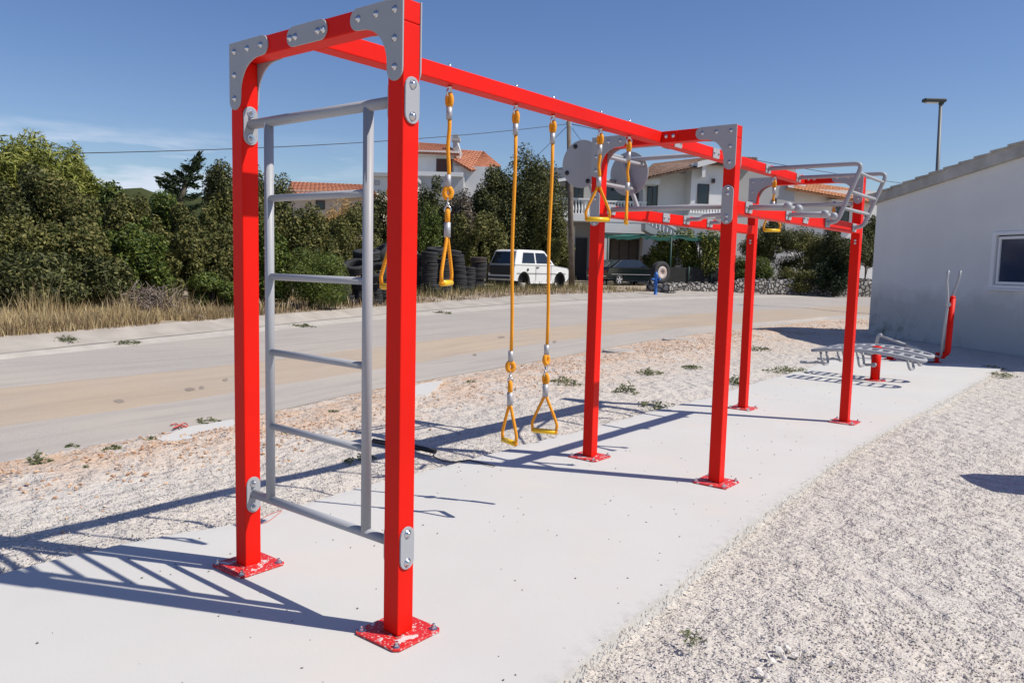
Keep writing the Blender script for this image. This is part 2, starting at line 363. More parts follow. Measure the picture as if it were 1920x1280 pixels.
# slab outline
slab_px_left = [(0, 1074), (95, 1050), (187, 1029), (232, 1019), (285, 1008), (450, 979), (611, 931), (700, 905), (777, 888), (850, 870), (912, 853), (977, 835), (1094, 806), (1207, 775), (1263, 761), (1334, 744), (1406, 720), (1505, 693), (1545, 679), (1580, 664)]
slab_px_right = [(1881, 689), (1700, 786), (1600, 840), (1450, 945), (1360, 1012), (1250, 1110), (1130, 1200), (1040, 1278)]
Lp = [gz(*q) for q in slab_px_left]; Rp = [gz(*q) for q in slab_px_right]
outl = [Vector((1.02, -3.2, 0)), Vector((-2.1, -3.4, 0))] + [Vector((-1.98, -2.2, 0)), Vector((-1.93, -1.2, 0))] + Lp + Rp + [Vector((0.86, -.9, 0))]
dense = []
for i in range(len(outl)):
    a = outl[i]; b = outl[(i + 1) % len(outl)]; k = max(1, int((b - a).length / 0.16))
    for j in range(k):
        p = a.lerp(b, j / k); n_ = Vector((-(b - a).y, (b - a).x, 0)).normalized(); s = 0.014 if p.x < -1 else 0.008
        dense.append(p + n_ * rnd.uniform(-s, s))
bm = bmesh.new(); lay = bm.verts.layers.float.new('edge'); vv = [bm.verts.new(p) for p in dense]; nd = len(dense); inn = []
area = sum(dense[i].x * dense[(i + 1) % nd].y - dense[(i + 1) % nd].x * dense[i].y for i in range(nd)); sg_ = 1 if area > 0 else -1
for i in range(nd):
    t_ = (dense[(i + 4) % nd] - dense[i - 4]).normalized(); p = dense[i] + Vector((-t_.y, t_.x, 0)) * sg_ * .10; inn.append(bm.verts.new(p))
for i in range(nd): j = (i + 1) % nd; bm.faces.new((vv[i], vv[j], inn[j], inn[i]))
f = bm.faces.new(inn)
if f.normal.z < 0: f.normal_flip()
bmesh.ops.triangulate(bm, faces=[f])
low = [bm.verts.new((p.x, p.y, -0.14)) for p in dense]
for i in range(len(vv)):
    j = (i + 1) % len(vv)
    try: bm.faces.new((vv[i], vv[j], low[j], low[i]))
    except ValueError: pass
bmesh.ops.recalc_face_normals(bm, faces=bm.faces)
for v in vv: v[lay] = 1.0
me = bpy.data.meshes.new('concrete_slab'); bm.to_mesh(me); bm.free(); me.materials.append(SLAB)
o = bpy.data.objects.new('concrete_slab', me); C.objects.link(o); o['kind'] = 'structure'
slab_xy = [(p.x, p.y) for p in dense]
def in_slab(x, y, m=0.0):
    ins = False; n = len(slab_xy); j = n - 1
    for i in range(n):
        xi, yi = slab_xy[i]; xj, yj = slab_xy[j]
        if (yi > y) != (yj > y) and x < (xj - xi) * (y - yi) / (yj - yi) + xi: ins = not ins
        j = i
    return ins
# gravel between the road and far to the right, slightly lumpy, with a dirt heap line along the road
offs = [0, .18, .36, .55, .75, 1.0, 1.25, 1.5, 1.8, 2.1, 2.4, 2.8, 3.2, 3.7, 4.3, 5, 6, 7, 8.5, 10, 13, 20, 40, 90]
from mathutils import noise as MN
vs = []; fs = []; dirt = []
def gravel_z(x, y, d):
    z = -0.03 + 0.012 * MN.noise(Vector((x * 1.1, y * 1.1, 0))) + 0.009 * MN.noise(Vector((x * 3.3, y * 3.3, 4)))
    ww = .7 + .03 * max(0, min(y, 14)); h = max(0, 1 - abs(d - ww) / ww)
    z += h * max(0, (0.05 + 0.09 * MN.noise(Vector((x * .6, y * .6, 9))) + .06 * MN.noise(Vector((x * 2.6, y * 2.6, 3)))))
    if in_slab(x, y): z = -0.10
    if d < 1e-6: z = -0.024
    return z
Nn = rows['N']; fine = []
for i in range(NS - 1):
    sub = max(1, min(16, int((Nn[i + 1] - Nn[i]).length / 0.25))) if -10 < Nn[i].y < 34 else 1
    for k in range(sub): fine.append(Nn[i].lerp(Nn[i + 1], k / sub))
fine.append(Nn[-1])
for p in fine:
    for d in offs:
        x = p.x + d; y = p.y - d * 0.05; vs.append((x, y, gravel_z(x, y, d)))
        dirt.append(max(0.0, 1 - max(0, d - 0.5) / (.75 + .19 * max(0, min(p.y, 16)))) if p.y > -3 else 0.3 * (d < 1))
w = len(offs)
for i in range(len(fine) - 1):
    for k in range(w - 1): a = i * w + k; fs.append((a, a + 1, a + w + 1, a + w))
mb = MB(); mb.add(vs, fs, 0, True); o = mb.build('gravel_ground', GRAVEL); o['kind'] = 'structure'
at_ = o.data.attributes.new('dirt', 'FLOAT', 'POINT'); at_.data.foreach_set('value', dirt)

# ------------------------------------------------------------------ loose stones (nobody could count them)
def pebble_cloud(name, n, gen, mt, smin, smax):
    V = []; Fc = []
    for i in range(n):
        q = gen()
        if q is None: continue
        x, y, z = q; s = rnd.uniform(smin, smax); a = rnd.uniform(0, PI); ca, sa = math.cos(a), math.sin(a)
        sx_, sy_, sz_ = s * rnd.uniform(.8, 1.4), s * rnd.uniform(.6, 1), s * rnd.uniform(.45, .8); o = len(V)
        pts = [(0, 0, sz_), (0, 0, -sz_)] + [(sx_ * math.cos(t) * rnd.uniform(.75, 1.1), sy_ * math.sin(t) * rnd.uniform(.75, 1.1), sz_ * rnd.uniform(-.35, .5)) for t in (0.2, 1.4, 2.7, 3.9, 5.1)]
        tx = rnd.uniform(-.5, .5)
        for px, py, pz in pts: V.append((x + px * ca - py * sa, y + px * sa + py * ca, z + pz + px * tx * .5))
        for k in range(5):
            a_ = o + 2 + k; b_ = o + 2 + (k + 1) % 5; Fc.append((o, a_, b_)); Fc.append((o + 1, b_, a_))
    mb = MB(); mb.add(V, Fc, 0, False); return tag(mb.build(name, mt), kind='stuff')
PEB = mat('pebble_stone', (0.5, 0.45, 0.4), 0.9, isl=[(0.36, 0.325, 0.29), (0.48, 0.44, 0.395), (0.56, 0.515, 0.465), (0.60, 0.56, 0.51), (0.53, 0.46, 0.395), (0.66, 0.625, 0.58)], spec=.2)
DIRTP = mat('dirt_clods', (0.5, 0.3, 0.2), 0.95, isl=[(0.36, 0.20, 0.12), (0.52, 0.34, 0.22), (0.60, 0.45, 0.33), (0.44, 0.25, 0.15), (0.60, 0.54, 0.47)], spec=.1)
def g_near():
    # around the slab, thinning with distance from the viewer's side
    for _ in range(8):
        r = 0.6 + 8.5 * rnd.random() ** 1.25; a = rnd.uniform(math.radians(75), math.radians(215)); x = CAM.x + r * math.cos(a); y = CAM.y + r * math.sin(a)
        if in_slab(x, y): continue
        if x < -3.9: continue
        return x, y, -0.026
    return None
pebble_cloud('gravel_stones', 64000, g_near, PEB, 0.0035, 0.0082)
def g_dirt():
    p = rnd.choice(fine)
    if not -1 < p.y < 26: return None
    d = abs(rnd.gauss(0.7 + .03 * max(0, p.y), 0.45)); x = p.x + d; y = p.y + rnd.uniform(-.15, .15)
    if MN.noise(Vector((x * .5, y * .5, 9))) < -0.15: return None
    return x, y, gravel_z(x, y, d) + .005
pebble_cloud('dirt_clods', 14000, g_dirt, DIRTP, 0.005, 0.020)
def g_slab():
    x = rnd.uniform(-2, 1); y = rnd.uniform(-2, 10)
    return (x, y, 0.002) if in_slab(x, y) else None
pebble_cloud('slab_grit', 380, g_slab, mat('dark_grit', (0.12, 0.11, 0.10), 0.9), 0.003, 0.007)
def g_edge():
    i = rnd.randrange(len(dense)); p = dense[i]; s_ = 1 if p.x > -.6 else -1; d_ = abs(rnd.gauss(0, .05)) - .006; return p.x + s_ * d_, p.y + rnd.gauss(0, .035), -.018 if d_ > 0 else .001
pebble_cloud('edge_stones', 5200, g_edge, PEB, 0.003, 0.007)
# ------------------------------------------------------------------ the red frame
S = 0.045; WX = 1.128; L1 = 3.231; L2 = 6.464; ZS = 2.534; ZT = 2.62; XB = -0.597
rig = thing('calisthenics_rig', 'red steel calisthenics rig on six square posts with grey ladder and bars', 'outdoor gym')
def bolt(mb, c, ax, r=0.0105):
    ax = Vector(ax); mb.lathe(c, [(r * 1.5, 0), (r * 1.5, .002), (r * 1.05, .003), (r, .006), (r * .75, .0105), (r * .35, .0125), (0, .013)], ax, 12)
def hexbolt(mb, c, ax, r=0.011, h=0.014):
    mb.lathe(c, [(r * 1.7, 0), (r * 1.7, .003)], ax, 14, smooth=False); mb.lathe(Vector(c) + Vector(ax) * .003, [(r * 1.1, 0), (r * 1.1, h * .6)], ax, 6, smooth=False); mb.lathe(Vector(c) + Vector(ax) * .003, [(r * .6, h * .6), (r * .6, h * 1.3)], ax, 8, smooth=False)
posts = [(0, 0), (-WX, 0), (0, L1), (-WX, L1), (0, L2), (-WX, L2)]
for x, y in posts:
    mb = MB(); mb.mm((x - S, y - S, .010), (x + S, y + S, ZS - .0015)); po = mb.build('post', RED, rig, 0.005, 3)
    mb = MB(); a = 0.136
    mb.prism([(x + math.copysign(a - .012, sx_) * 1 if False else x + u, y + v, 0.002) for u, v in ((-a, -a + .02), (-a + .02, -a), (a - .02, -a), (a, -a + .02), (a, a - .02), (a - .02, a), (-a + .02, a), (-a, a - .02))], (0, 0, .010))
    bp_ = mb.build('base_plate', SPAT, po, 0.002, 1)
    mb = MB(); mb.tube([(x - S - .004, y - S - .004, .013), (x + S + .004, y - S - .004, .013), (x + S + .004, y + S + .004, .013), (x - S - .004, y + S + .004, .013)], .005, 6, closed=True); mb.build('weld_bead', SPAT, po)
    for u in (-.108, .108):
        for v in (-.108, .108):
            mb = MB(); hexbolt(mb, (x + u, y + v, .012), (0, 0, 1), .011, .016); mb.build('anchor_bolt', STEEL, po)
# cross beams with their corner plates
def corner_pts(x0, sg, zt):
    # outer corner at (x0, zt); arm runs towards sg*X
    A = 0.318; Hh = 0.090; r = Hh / 2; p = [(0, 0), (A - r, 0)]
    p += [(A - r + r * math.sin(t), -r + r * math.cos(t)) for t in [PI * k / 10 for k in range(1, 10)]]
    p += [(A - r - .005, -Hh)]
    R_ = 0.135; cx = Hh + .03 + R_; 
    p += [(0.118 + 0.140 * (1 - math.sin(t)), -(0.118 + 0.140 * (1 - math.cos(t))) + .028 * 0) for t in []]
    c0 = (A - r - .03, -Hh); c1 = (Hh + .006, -Hh - .006); c2 = (Hh, -(A - r - .03))
    for k in range(1, 12):
        t = k / 12; a = (1 - t) ** 2; b = 2 * t * (1 - t); c = t * t
        p.append((a * c0[0] + b * (Hh + .015) + c * c2[0], a * c0[1] + b * (-Hh - .015) + c * c2[1]))
    p += [(Hh, -(A - r))]
    p += [(r + r * math.cos(t), -(A - r) - r * math.sin(t)) for t in [PI * k / 10 for k in range(1, 10)]]
    p += [(0, -(A - r))]
    return [(x0 + sg * a, zt + b) for a, b in p], [(x0 + sg * a, zt + b) for a, b in ((.045, -.045), (.155, -.045), (.265, -.045), (.045, -.155), (.045, -.265))]
for yi, y in enumerate((0, L1, L2)):
    mb = MB(); mb.mm((-WX - S, y - S, ZS), (S, y + S, ZT)); cb = mb.build('cross_beam', RED, rig, 0.005, 3)
    for sg, x0 in ((1, -WX - S - .002), (-1, S + .002)):
        pts, bl = corner_pts(x0, sg, ZT + .003)
        for fy, sgn in ((y - S - .0085, -1), (y + S + .0005, 1)):
            mb = MB(); mb.prism([(a, fy, b) for a, b in pts], (0, .008, 0)); cp = mb.build('corner_plate', GREY, rig, 0.0012, 1)
            for a, b in bl:
                mb = MB(); bolt(mb, (a, fy if sgn < 0 else fy + .008, b), (0, sgn, 0), .0098); mb.build('bolt', STEEL, cp)
# joining plate on the first cross beam, flange plates on the second and third
def stadium(cx, cz, w, h, n=8):
    r = min(w, h) / 2; p = []
    if w >= h:
        for k in range(n + 1): t = PI / 2 - PI * k / n; p.append((cx + w / 2 - r + r * math.cos(t), cz + r * math.sin(t)))
        for k in range(n + 1): t = -PI / 2 - PI * k / n; p.append((cx - w / 2 + r + r * math.cos(t), cz + r * math.sin(t)))
    else:
        for k in range(n + 1): t = PI - PI * k / n; p.append((cx + r * math.cos(t), cz + h / 2 - r + r * math.sin(t)))
        for k in range(n + 1): t = -PI * k / n; p.append((cx + r * math.cos(t), cz - h / 2 + r + r * math.sin(t)))
    return p
mb = MB(); mb.prism([(a, -S - .0085, b) for a, b in stadium(-.567, ZT - .042, .285, .088)], (0, .008, 0)); jp = mb.build('joining_plate', GREY, rig, .0012, 1)
for a in (-.685, -.645, -.485, -.447):
    mb = MB(); bolt(mb, (a, -S - .0085, ZT - .047), (0, -1, 0)); mb.build('bolt', STEEL, jp)
for y in (L1, L2):
    for sgn in (-1, 1):
        fy = y + sgn * (S + .004)
        mb = MB(); mb.mm((-.72, fy - .004, ZS + .006), (-.42, fy + .004, ZT - .004)); fp = mb.build('flange_plate', RED, rig, .0015, 1)
        for a in (-.70, -.515, -.455):
            mb = MB(); bolt(mb, (a, fy + sgn * .004, ZT - .04), (0, sgn, 0)); mb.build('bolt', STEEL, fp)
# long beams
for y0, y1 in ((S + .001, L1 - S - .009), (L1 + S + .009, L2 - S - .009)):
    mb = MB(); mb.mm((XB - .049, y0, ZS + .001), (XB + .049, y1, ZT - .001)); lb = mb.build('long_beam', RED, rig, .005, 3)
# low side beams of the second bay
ZL0, ZL1 = 1.997, 2.093
for x in (0, -WX):
    mb = MB(); mb.mm((x - S + .001, L1 + S + .001, ZL0), (x + S - .001, L2 - S - .001, ZL1)); mb.build('side_beam', RED, rig, .005, 3)
    for y, sgn in ((L1, -1), (L2, 1)):
        fy = y + sgn * (S + .0045)
        mb = MB(); mb.prism([(a, fy - .004, b) for a, b in stadium(x, 2.057, .088, .28)], (0, .008, 0)); lp = mb.build('lap_plate', GREY, rig, .0012, 1)
        for b in (2.170, 2.135, 1.975, 1.940):
            mb = MB(); bolt(mb, (x, fy + sgn * .004, b), (0, sgn, 0), .010); mb.build('bolt', STEEL, lp)
    # bolts through the post below the beam
    for b in (1.93, 1.90):
        for y in (L2,):
            mb = MB(); bolt(mb, (x, y - S, b), (0, -1, 0), .009); mb.build('post_bolt', STEEL, rig)
# ladder between the first two posts
lad = MB(); zt_, zb_ = 2.238, 0.392
lad.tube([(-WX + S + .008, 0, zt_), (-S - .008, 0, zt_)], .0235, 20); ld = lad.build('ladder', GREY, rig)
mb = MB(); mb.tube([(-WX + S + .008, 0, zb_), (-S - .008, 0, zb_)], .0215, 20); mb.build('ladder_bar', GREY, ld)
for x in (-.928, -.212):
    mb = MB(); mb.tube([(x, 0, zb_), (x, 0, zt_)], .0225, 20); mb.build('ladder_rail', GREY, ld)
    for z in (zb_, zt_, 1.877, 1.503, 1.135, .768):
        pass
for z in (1.877, 1.503, 1.135, .768):
    mb = MB(); mb.tube([(-.928, 0, z), (-.212, 0, z)], .0165, 18); mb.build('rung', GREY, ld)
for x, sgn, fx in ((-WX, 1, S), (0, -1, -S), (0, 1, S), (-WX, -1, -S)):
    for z in (2.232, .388):
        X0 = x + fx + sgn * .0005
        mb = MB(); mb.prism([(X0, a, b) for a, b in stadium(0, z, .078, .185)], (sgn * .008, 0, 0)); pp = mb.build('clamp_plate', GREY, rig, .0012, 1)
        for dz in (-.062, .062):
            mb = MB()
            (bolt if (x == 0 and sgn == 1) else hexbolt)(mb, (X0 + sgn * .008, 0, z + dz), (sgn, 0, 0), .0125); mb.build('bolt', STEEL, pp)
# eye bolts ends on top of the first long beam, above each rope
ROPE_Y = [0.497, 0.897, 1.47, 1.845, 2.40, 2.785]
for y in ROPE_Y:
    mb = MB(); mb.tube([(XB, y, ZT - .001), (XB, y, ZT + .028)], .006, 8); mb.lathe((XB, y, ZT - .001), [(.013, 0), (.013, .010)], (0, 0, 1), 6, smooth=False); mb.lathe((XB, y, ZT + .009), [(.010, 0), (.010, .009)], (0, 0, 1), 6, smooth=False); mb.build('beam_nut', STEEL, rig)
# pull-up bars that reach outward from the second long beam and slope back to the side beam
def flange(mb, x, y, z, sgn):
    mb.prism([(x, y + a, z + b) for a, b in ((-.055, -.042), (.055, -.042), (.062, -.03), (.062, .03), (.055, .042), (-.055, .042), (-.062, .03), (-.062, -.03))], (sgn * .007, 0, 0))
    for dy in (-.044, .044): bolt(mb, (x + sgn * .007, y + dy, z), (sgn, 0, 0), .009)
TB = .0205
sl_r = []
for y in (5.33, 6.19):
    x0 = XB + .049; mb = MB(); mb.tube(bend([(x0, y, 2.575), (.325, y, 2.575), (.135, y, 2.062), (S, y, 2.045)], .07), TB, 16); sb = mb.build('sloping_bar', GREY, rig)
    mb = MB(); flange(mb, x0 + .0005, y, 2.575, 1); flange(mb, S + .0005, y, 2.047, 1); mb.build('bar_flange', GREY, sb)
for t in (.16, .52, .84):
    p = Vector((.318, 0, 2.565)).lerp(Vector((.150, 0, 2.105)), t)
    mb = MB(); mb.tube([(p.x, 5.33, p.z), (p.x, 6.19, p.z)], .0155, 14); mb.build('slope_rung', GREY, rig)
# left hand side: the same bars carrying a drum of two discs and four rods
drum_y = (3.43, 4.13); DX, DZ = -1.415, 2.455
for y in drum_y:
    x0 = XB - .049; mb = MB(); yy = y + (.012 if y < 3.6 else .012)
    mb.tube(bend([(x0, yy, 2.575), (-1.475, yy, 2.575), (-1.262, yy, 2.075), (-WX - S, yy, 2.05)], .06), TB, 16); sb = mb.build('sloping_bar', GREY, rig)
    mb = MB(); flange(mb, x0 - .0005, yy, 2.575, -1); flange(mb, XB + .0495, yy, 2.575, 1); flange(mb, -WX - S - .0005, yy, 2.05, -1); mb.build('bar_flange', GREY, sb)
for y, sgn in ((drum_y[0] - .034, -1), (drum_y[1] + .048, 1)):
    mb = MB(); mb.lathe((DX, y, DZ), [(0, 0), (.198, 0), (.201, .003), (.201, .009), (.198, .012), (0, .012)], (0, 1, 0), 48, smooth=False); dk = mb.build('drum_disc', GREY, rig)
    for k in range(4):
        a = math.radians(25 + 90 * k) ; cx, cz = DX + .163 * math.cos(a), DZ + .163 * math.sin(a)
        mb = MB(); mb.lathe((cx, y + (0 if sgn < 0 else .012), cz), [(.0, .012), (.017, .011), (.0195, .004), (.0195, 0)][::-1], (0, sgn, 0), 16); mb.build('end_cap', BLACK, dk)
for k in range(4):
    a = math.radians(25 + 90 * k); cx, cz = DX + .163 * math.cos(a), DZ + .163 * math.sin(a)
    mb = MB(); mb.tube([(cx, drum_y[0] - .022, cz), (cx, drum_y[1] + .048, cz)], .0165, 14); mb.build('drum_rod', GREY, rig)
# pull-up bar across the second bay and dip handles
mb = MB(); mb.tube([(-WX + S, 3.355, 2.06), (-S, 3.355, 2.06)], TB, 16); hb = mb.build('pull_up_bar', GREY, rig)
mb = MB(); flange(mb, -WX + S + .0005, 3.355, 2.06, 1); flange(mb, -S - .0005, 3.355, 2.06, -1); mb.build('bar_flange', GREY, hb)
mb = MB(); mb.tube([(-WX + S, 6.39, 2.30), (-S, 6.39, 2.30)], TB, 16); mb.build('pull_up_bar', GREY, rig)
for y, y2 in ((4.72, 4.05), (5.235, 4.30)):
    mb = MB(); mb.tube(bend([(-WX + S, y, 2.06), (-WX + S + .14, y, 2.06), (-.70, y2 + .25, 2.06), (-.30, y2, 2.06)], .1), .018, 14); db = mb.build('dip_bar', GREY, rig)
    mb = MB(); flange(mb, -WX + S + .0005, y, 2.055, 1); mb.build('bar_flange', GREY, db)
mb = MB(); flange(mb, -WX + S + .0005, 4.31, 2.05, 1); mb.build('bar_flange', GREY, rig)
for y in (3.46, 4.30):
    mb = MB(); e1 = (.352, y - .03, 2.055); e2 = (.372, y + .13, 2.047)
    mb.tube([(S, y, 2.055), e1], .0185, 14); mb.tube(bend([(S + .05, y, 2.053), (S + .12, y + .02, 2.05), e2], .05), .0185, 14); gb = mb.build('grip_bar', GREY, rig)
    mb = MB(); flange(mb, S + .0005, y, 2.055, 1); mb.build('bar_flange', GREY, gb)
    for e in (e1, e2):
        mb = MB(); mb.ball(e, .031, 20, 12); mb.build('ball_end', GREY, gb)
mb = MB(); flange(mb, S + .0005, 4.72, 2.05, 1); mb.build('bar_flange', GREY, rig)

# ------------------------------------------------------------------ ropes with handles
def eye(mb, c, r, R_, yaw, mi=0, zs=1.25):
    ca, sa = math.cos(yaw), math.sin(yaw)
    mb.tube([(c[0] + R_ * math.cos(t) * ca, c[1] + R_ * math.cos(t) * sa, c[2] + R_ * zs * math.sin(t)) for t in [2 * PI * k / 18 for k in range(18)]], r, 10, mi=mi, closed=True)
def rope_thing(label, x, y, ztop, zbot, link_at, yaw, yaw2, sway=(0, 0), hang_rz=0, group='yellow rope handles hanging from the red beams', wide=.085, short=False):
    t = thing('rope_handle', label, 'rope handle', (x, y, zbot), 0, group); H = ztop - zbot
    def P(u, v, z): 
        f = 1 - z / H; return (u + sway[0] * f * f, v + sway[1] * f * f, z)
    mb = MB(); z = H
    mb.tube([(0, 0, z), (0, 0, z - .016)], .012, 10); eye(mb, (0, 0, z - .038), .0052, .021, yaw, zs=1.0); mb.build('eye_bolt', STEEL, t)
    lp = MB(); eye(lp, P(0, 0, z - .078), .0135, .0135, yaw + PI / 2, zs=2.3); lp.build('rope_loop', ROPE, t)
    mb = MB(); mb.tube([P(0, 0, z - .112), P(0, 0, z - .178)], [.0162, .0162], 14); mb.build('sleeve', ALU, t)
    hw = wide; hz = .0 
    if link_at is None: zl = .232
    else: zl = link_at
    n = 10; zs_ = [z - .17 + (zl + .06 - (z - .17)) * k / n for k in range(n + 1)]
    mb = MB(); mb.tube([P(.003 * math.sin(k * .9), .003 * math.cos(k * .7), zz) for k, zz in enumerate(zs_)], .0105, 12); mb.build('rope', ROPE, t)
    if link_at is not None:
        mb = MB(); mb.tube([P(0, 0, zl + .075), P(0, 0, zl + .01)], .0162, 14); mb.build('sleeve', ALU, t)
        lp = MB(); eye(lp, P(0, 0, zl - .022), .0150, .0185, yaw2, zs=1.45); lp.build('rope_loop', ROPE, t)
        mb = MB(); eye(mb, P(0, 0, zl - .058), .0045, .012, yaw2 + PI / 2, zs=1.6); mb.tube([P(0, 0, zl - .075), P(0, 0, zl - .094)], .0095, 10); eye(mb, P(0, 0, zl - .112), .005, .016, yaw2, zs=1.2); mb.build('swivel', STEEL, t)
        lp = MB(); eye(lp, P(0, 0, zl - .148), .0140, .0135, yaw2 + PI / 2, zs=2.1); lp.build('rope_loop', ROPE, t)
        zl = zl - .262; 
        mb = MB(); mb.tube([P(0, 0, zl + .082), P(0, 0, zl)], .0185, 14); mb.build('sleeve', ALU, t)
    else:
        mb = MB(); mb.tube([P(0, 0, zl + .066), P(0, 0, zl)], .0172, 14); mb.build('sleeve', ALU, t)
    c, s_ = math.cos(hang_rz), math.sin(hang_rz)
    for sg in (-1, 1):
        mb = MB(); mb.tube([P(sg * u * c, sg * u * s_, zz) for u, zz in ((.007, zl + .01), (.012, zl - .012), (hw * .72, zl * .5), (hw * .98, zl * .27), (hw, .05), (hw * .93, .012))], .0098, 12); mb.ball(P(sg * hw * .93 * c, sg * hw * .93 * s_, .010), .0125, 10, 6); mb.build('handle_rope', ROPE, t)
    mb = MB(); mb.tube([P(-hw * .9 * c, -hw * .9 * s_, .010), P(hw * .9 * c, hw * .9 * s_, .010)], .0165, 16); mb.build('grip', YEL, t)
    return t
r_yaw = math.atan2(CR.y, CR.x)
ZB = ZS + .001
rope_thing('yellow rope handle half hidden behind the nearest red post', XB, ROPE_Y[0], ZB, 1.452, .505, r_yaw + .5, r_yaw, hang_rz=r_yaw - .55, wide=.075)
rope_thing('yellow rope handle hanging edge-on in front of the tyre stacks, swivel above it', XB, ROPE_Y[1], ZB, 1.470, .520, r_yaw + 1.0, r_yaw + .1, hang_rz=r_yaw + 1.32)
rope_thing('long yellow rope whose handle hangs lowest and nearest the ground, left of the long pair', XB, ROPE_Y[2], ZB, .490, .500, r_yaw + .9, r_yaw + .1, hang_rz=r_yaw - .95 + .0, sway=(0.0, 0.012), wide=.075)
rope_thing('long yellow rope right of the long pair, wide triangle handle low over the gravel', XB, ROPE_Y[3], ZB, .505, .500, r_yaw + .9, r_yaw + .9, hang_rz=r_yaw - .35, sway=(0.012, -.015))
rope_thing('short yellow rope handle hanging in front of a red post and its grey plate', XB, ROPE_Y[4], ZB, 1.905, None, r_yaw + .9, 0, hang_rz=r_yaw + .12)
rope_thing('short yellow rope handle seen edge-on in front of the grey drum disc', XB, ROPE_Y[5], ZB, 1.905, None, r_yaw + .4, 0, hang_rz=r_yaw + 1.4)
p = pl(1447, 434, 1, 5.62)
rope_thing('yellow triangle handle showing below the far side beam', p.x, 5.62, ZB, p.z, None, r_yaw + .4, 0, hang_rz=r_yaw + .05)
p = pl(1556, 432, 1, 6.30)
rope_thing('yellow handle beside the farthest red post, edge-on behind the sloping bars', p.x, 6.39, 2.28, p.z + .01, None, r_yaw, 0, hang_rz=r_yaw + .9, wide=.06)

# ------------------------------------------------------------------ sit-up bench
bx, by = -.65, 10.27
bn = thing('sit_up_bench', 'double grey slatted sit-up bench on a short red round post', 'exercise bench', (bx, by, 0))
mb = MB(); mb.tube([(0, 0, .012), (0, 0, .49)], .066, 24); mb.tube([(0, 0, .49), (0, 0, .515)], [.068, .06], 24); mb.build('bench_post', RED, bn)
mb = MB(); mb.lathe((0, 0, .001), [(0, 0), (.15, 0), (.15, .012), (0, .012)], (0, 0, 1), 24, smooth=False); mb.build('base_plate', SPAT, bn)
def bench_z(t): return .405 + .085 * math.sin(PI * (t * .9 + .08)) - .02 * t
for yo, name in ((-.36, 'near'), (.34, 'far')):
    x0, x1 = (-.76, .76) if yo < 0 else (-.72, .72); hw_ = .19
    def bp(t, v): return (x0 + (x1 - x0) * t, yo + v, bench_z(t))
    ring = [bp(k / 14, -hw_) for k in range(13)] + [bp(.93 + .05 * math.sin(PI * k / 8), -hw_ + 2 * hw_ * k / 8) for k in range(1, 8)] + [bp(1 - k / 14, hw_) for k in range(2, 15)]
    mb = MB(); mb.tube(ring, .027, 12, closed=True); bd = mb.build('bench_board', GREY, bn)
    for k in range(9):
        t = .10 + k * .095
        mb = MB(); mb.tube([bp(t, -hw_), bp(t, hw_)], .019, 10); mb.build('slat', GREY, bd)
    for t, dz in ((.06, .22), (.40, .24), (.84, .17)):
        a = bp(t, -hw_ * .7); b = bp(t, hw_ * .7)
        mb = MB(); mb.tube(bend([a, (a[0] + .05, a[1], a[2] - dz), (b[0] + .05, b[1], b[2] - dz), b], .06), .018, 12); mb.build('foot_bar', GREY, bn)
    a = bp(.06, 0)
    mb = MB(); mb.tube(bend([(a[0] + .05, a[1], a[2] - .22), (a[0] - .06, a[1], a[2] - .20), (a[0] - .20, a[1] - .06, a[2] - .22), (a[0] - .28, a[1] - .14, a[2] - .21)], .05), .020, 12); mb.build('ankle_bar', GREY, bn)
mb = MB(); mb.tube([(-.02, -.36, .43), (-.02, .34, .43)], .03, 14); mb.ball((.02, -.2, .25), .035); mb.tube([(-.1, -.18, .24), (.05, -.18, .26)], .02, 10); mb.build('cross_tube', GREY, bn)

# ------------------------------------------------------------------ elliptical trainer
ex, ey = -.374, 13.83
el = thing('cross_trainer', 'red and grey outdoor cross trainer with tall handlebars near the white wall', 'exercise machine', (ex, ey, 0))
dirv = (Vector((-1.06, -.25, 0))).normalized()
mb = MB(); mb.box(Vector((-.52, -.12, .115)), (1.12, .10, .07), Matrix.Rotation(math.atan2(.25, 1.06), 3, 'Z')); mb.build('base_beam', RED, el, .004)
for q in (-.85, -.12):
    mb = MB(); mb.tube([(q, q * .235, .0), (q, q * .235, .1)], .06, 16); mb.lathe((q, q * .235, 0), [(0, 0.001), (.11, 0.001), (.11, .008), (0, .008)], (0, 0, 1), 18, smooth=False); mb.build('foot', RED, el)
mb = MB(); mb.tube(bend([(-.12, -.03, .13), (.06, .0, .16), (.075, 0, 1.18)], .12), .052, 18); mb.ball((.075, 0, 1.18), .052); mb.build('upright', RED, el)
for sy, hx in ((-.15, -.05), (.15, .09)):
    mb = MB(); mb.tube(bend([(-.02, sy, .12), (.03, sy, 1.05), (.03 + hx * .2, sy, 1.25), (hx + .03, sy, 1.50), (hx + .05, sy, 1.68)], .12), .023, 12); lv = mb.build('lever', GREY, el)
    mb = MB(); mb.tube([(-.02, sy * .3, 1.07), (.05, sy * 1.1, 1.07)], .04, 14); mb.build('pivot', GREY, lv)
    mb = MB(); mb.box((-.32, sy * 1.5, .05), (.42, .14, .03), None); mb.tube([(-.52, sy * 1.5, .06), (-.1, sy * 1.5, .06)], .022, 10); mb.build('pedal', GREY, el, .006)
mb = MB(); mb.tube([(-1.06, -.30, .12), (-1.06, -.30, .25)], .075, 18); mb.build('crank_base', RED, el)
mb = MB(); mb.tube(bend([(-1.08, -.33, .22), (-1.05, -.33, .44), (-.99, -.33, .455)], .04), .033, 14); mb.build('crank', GREY, el)
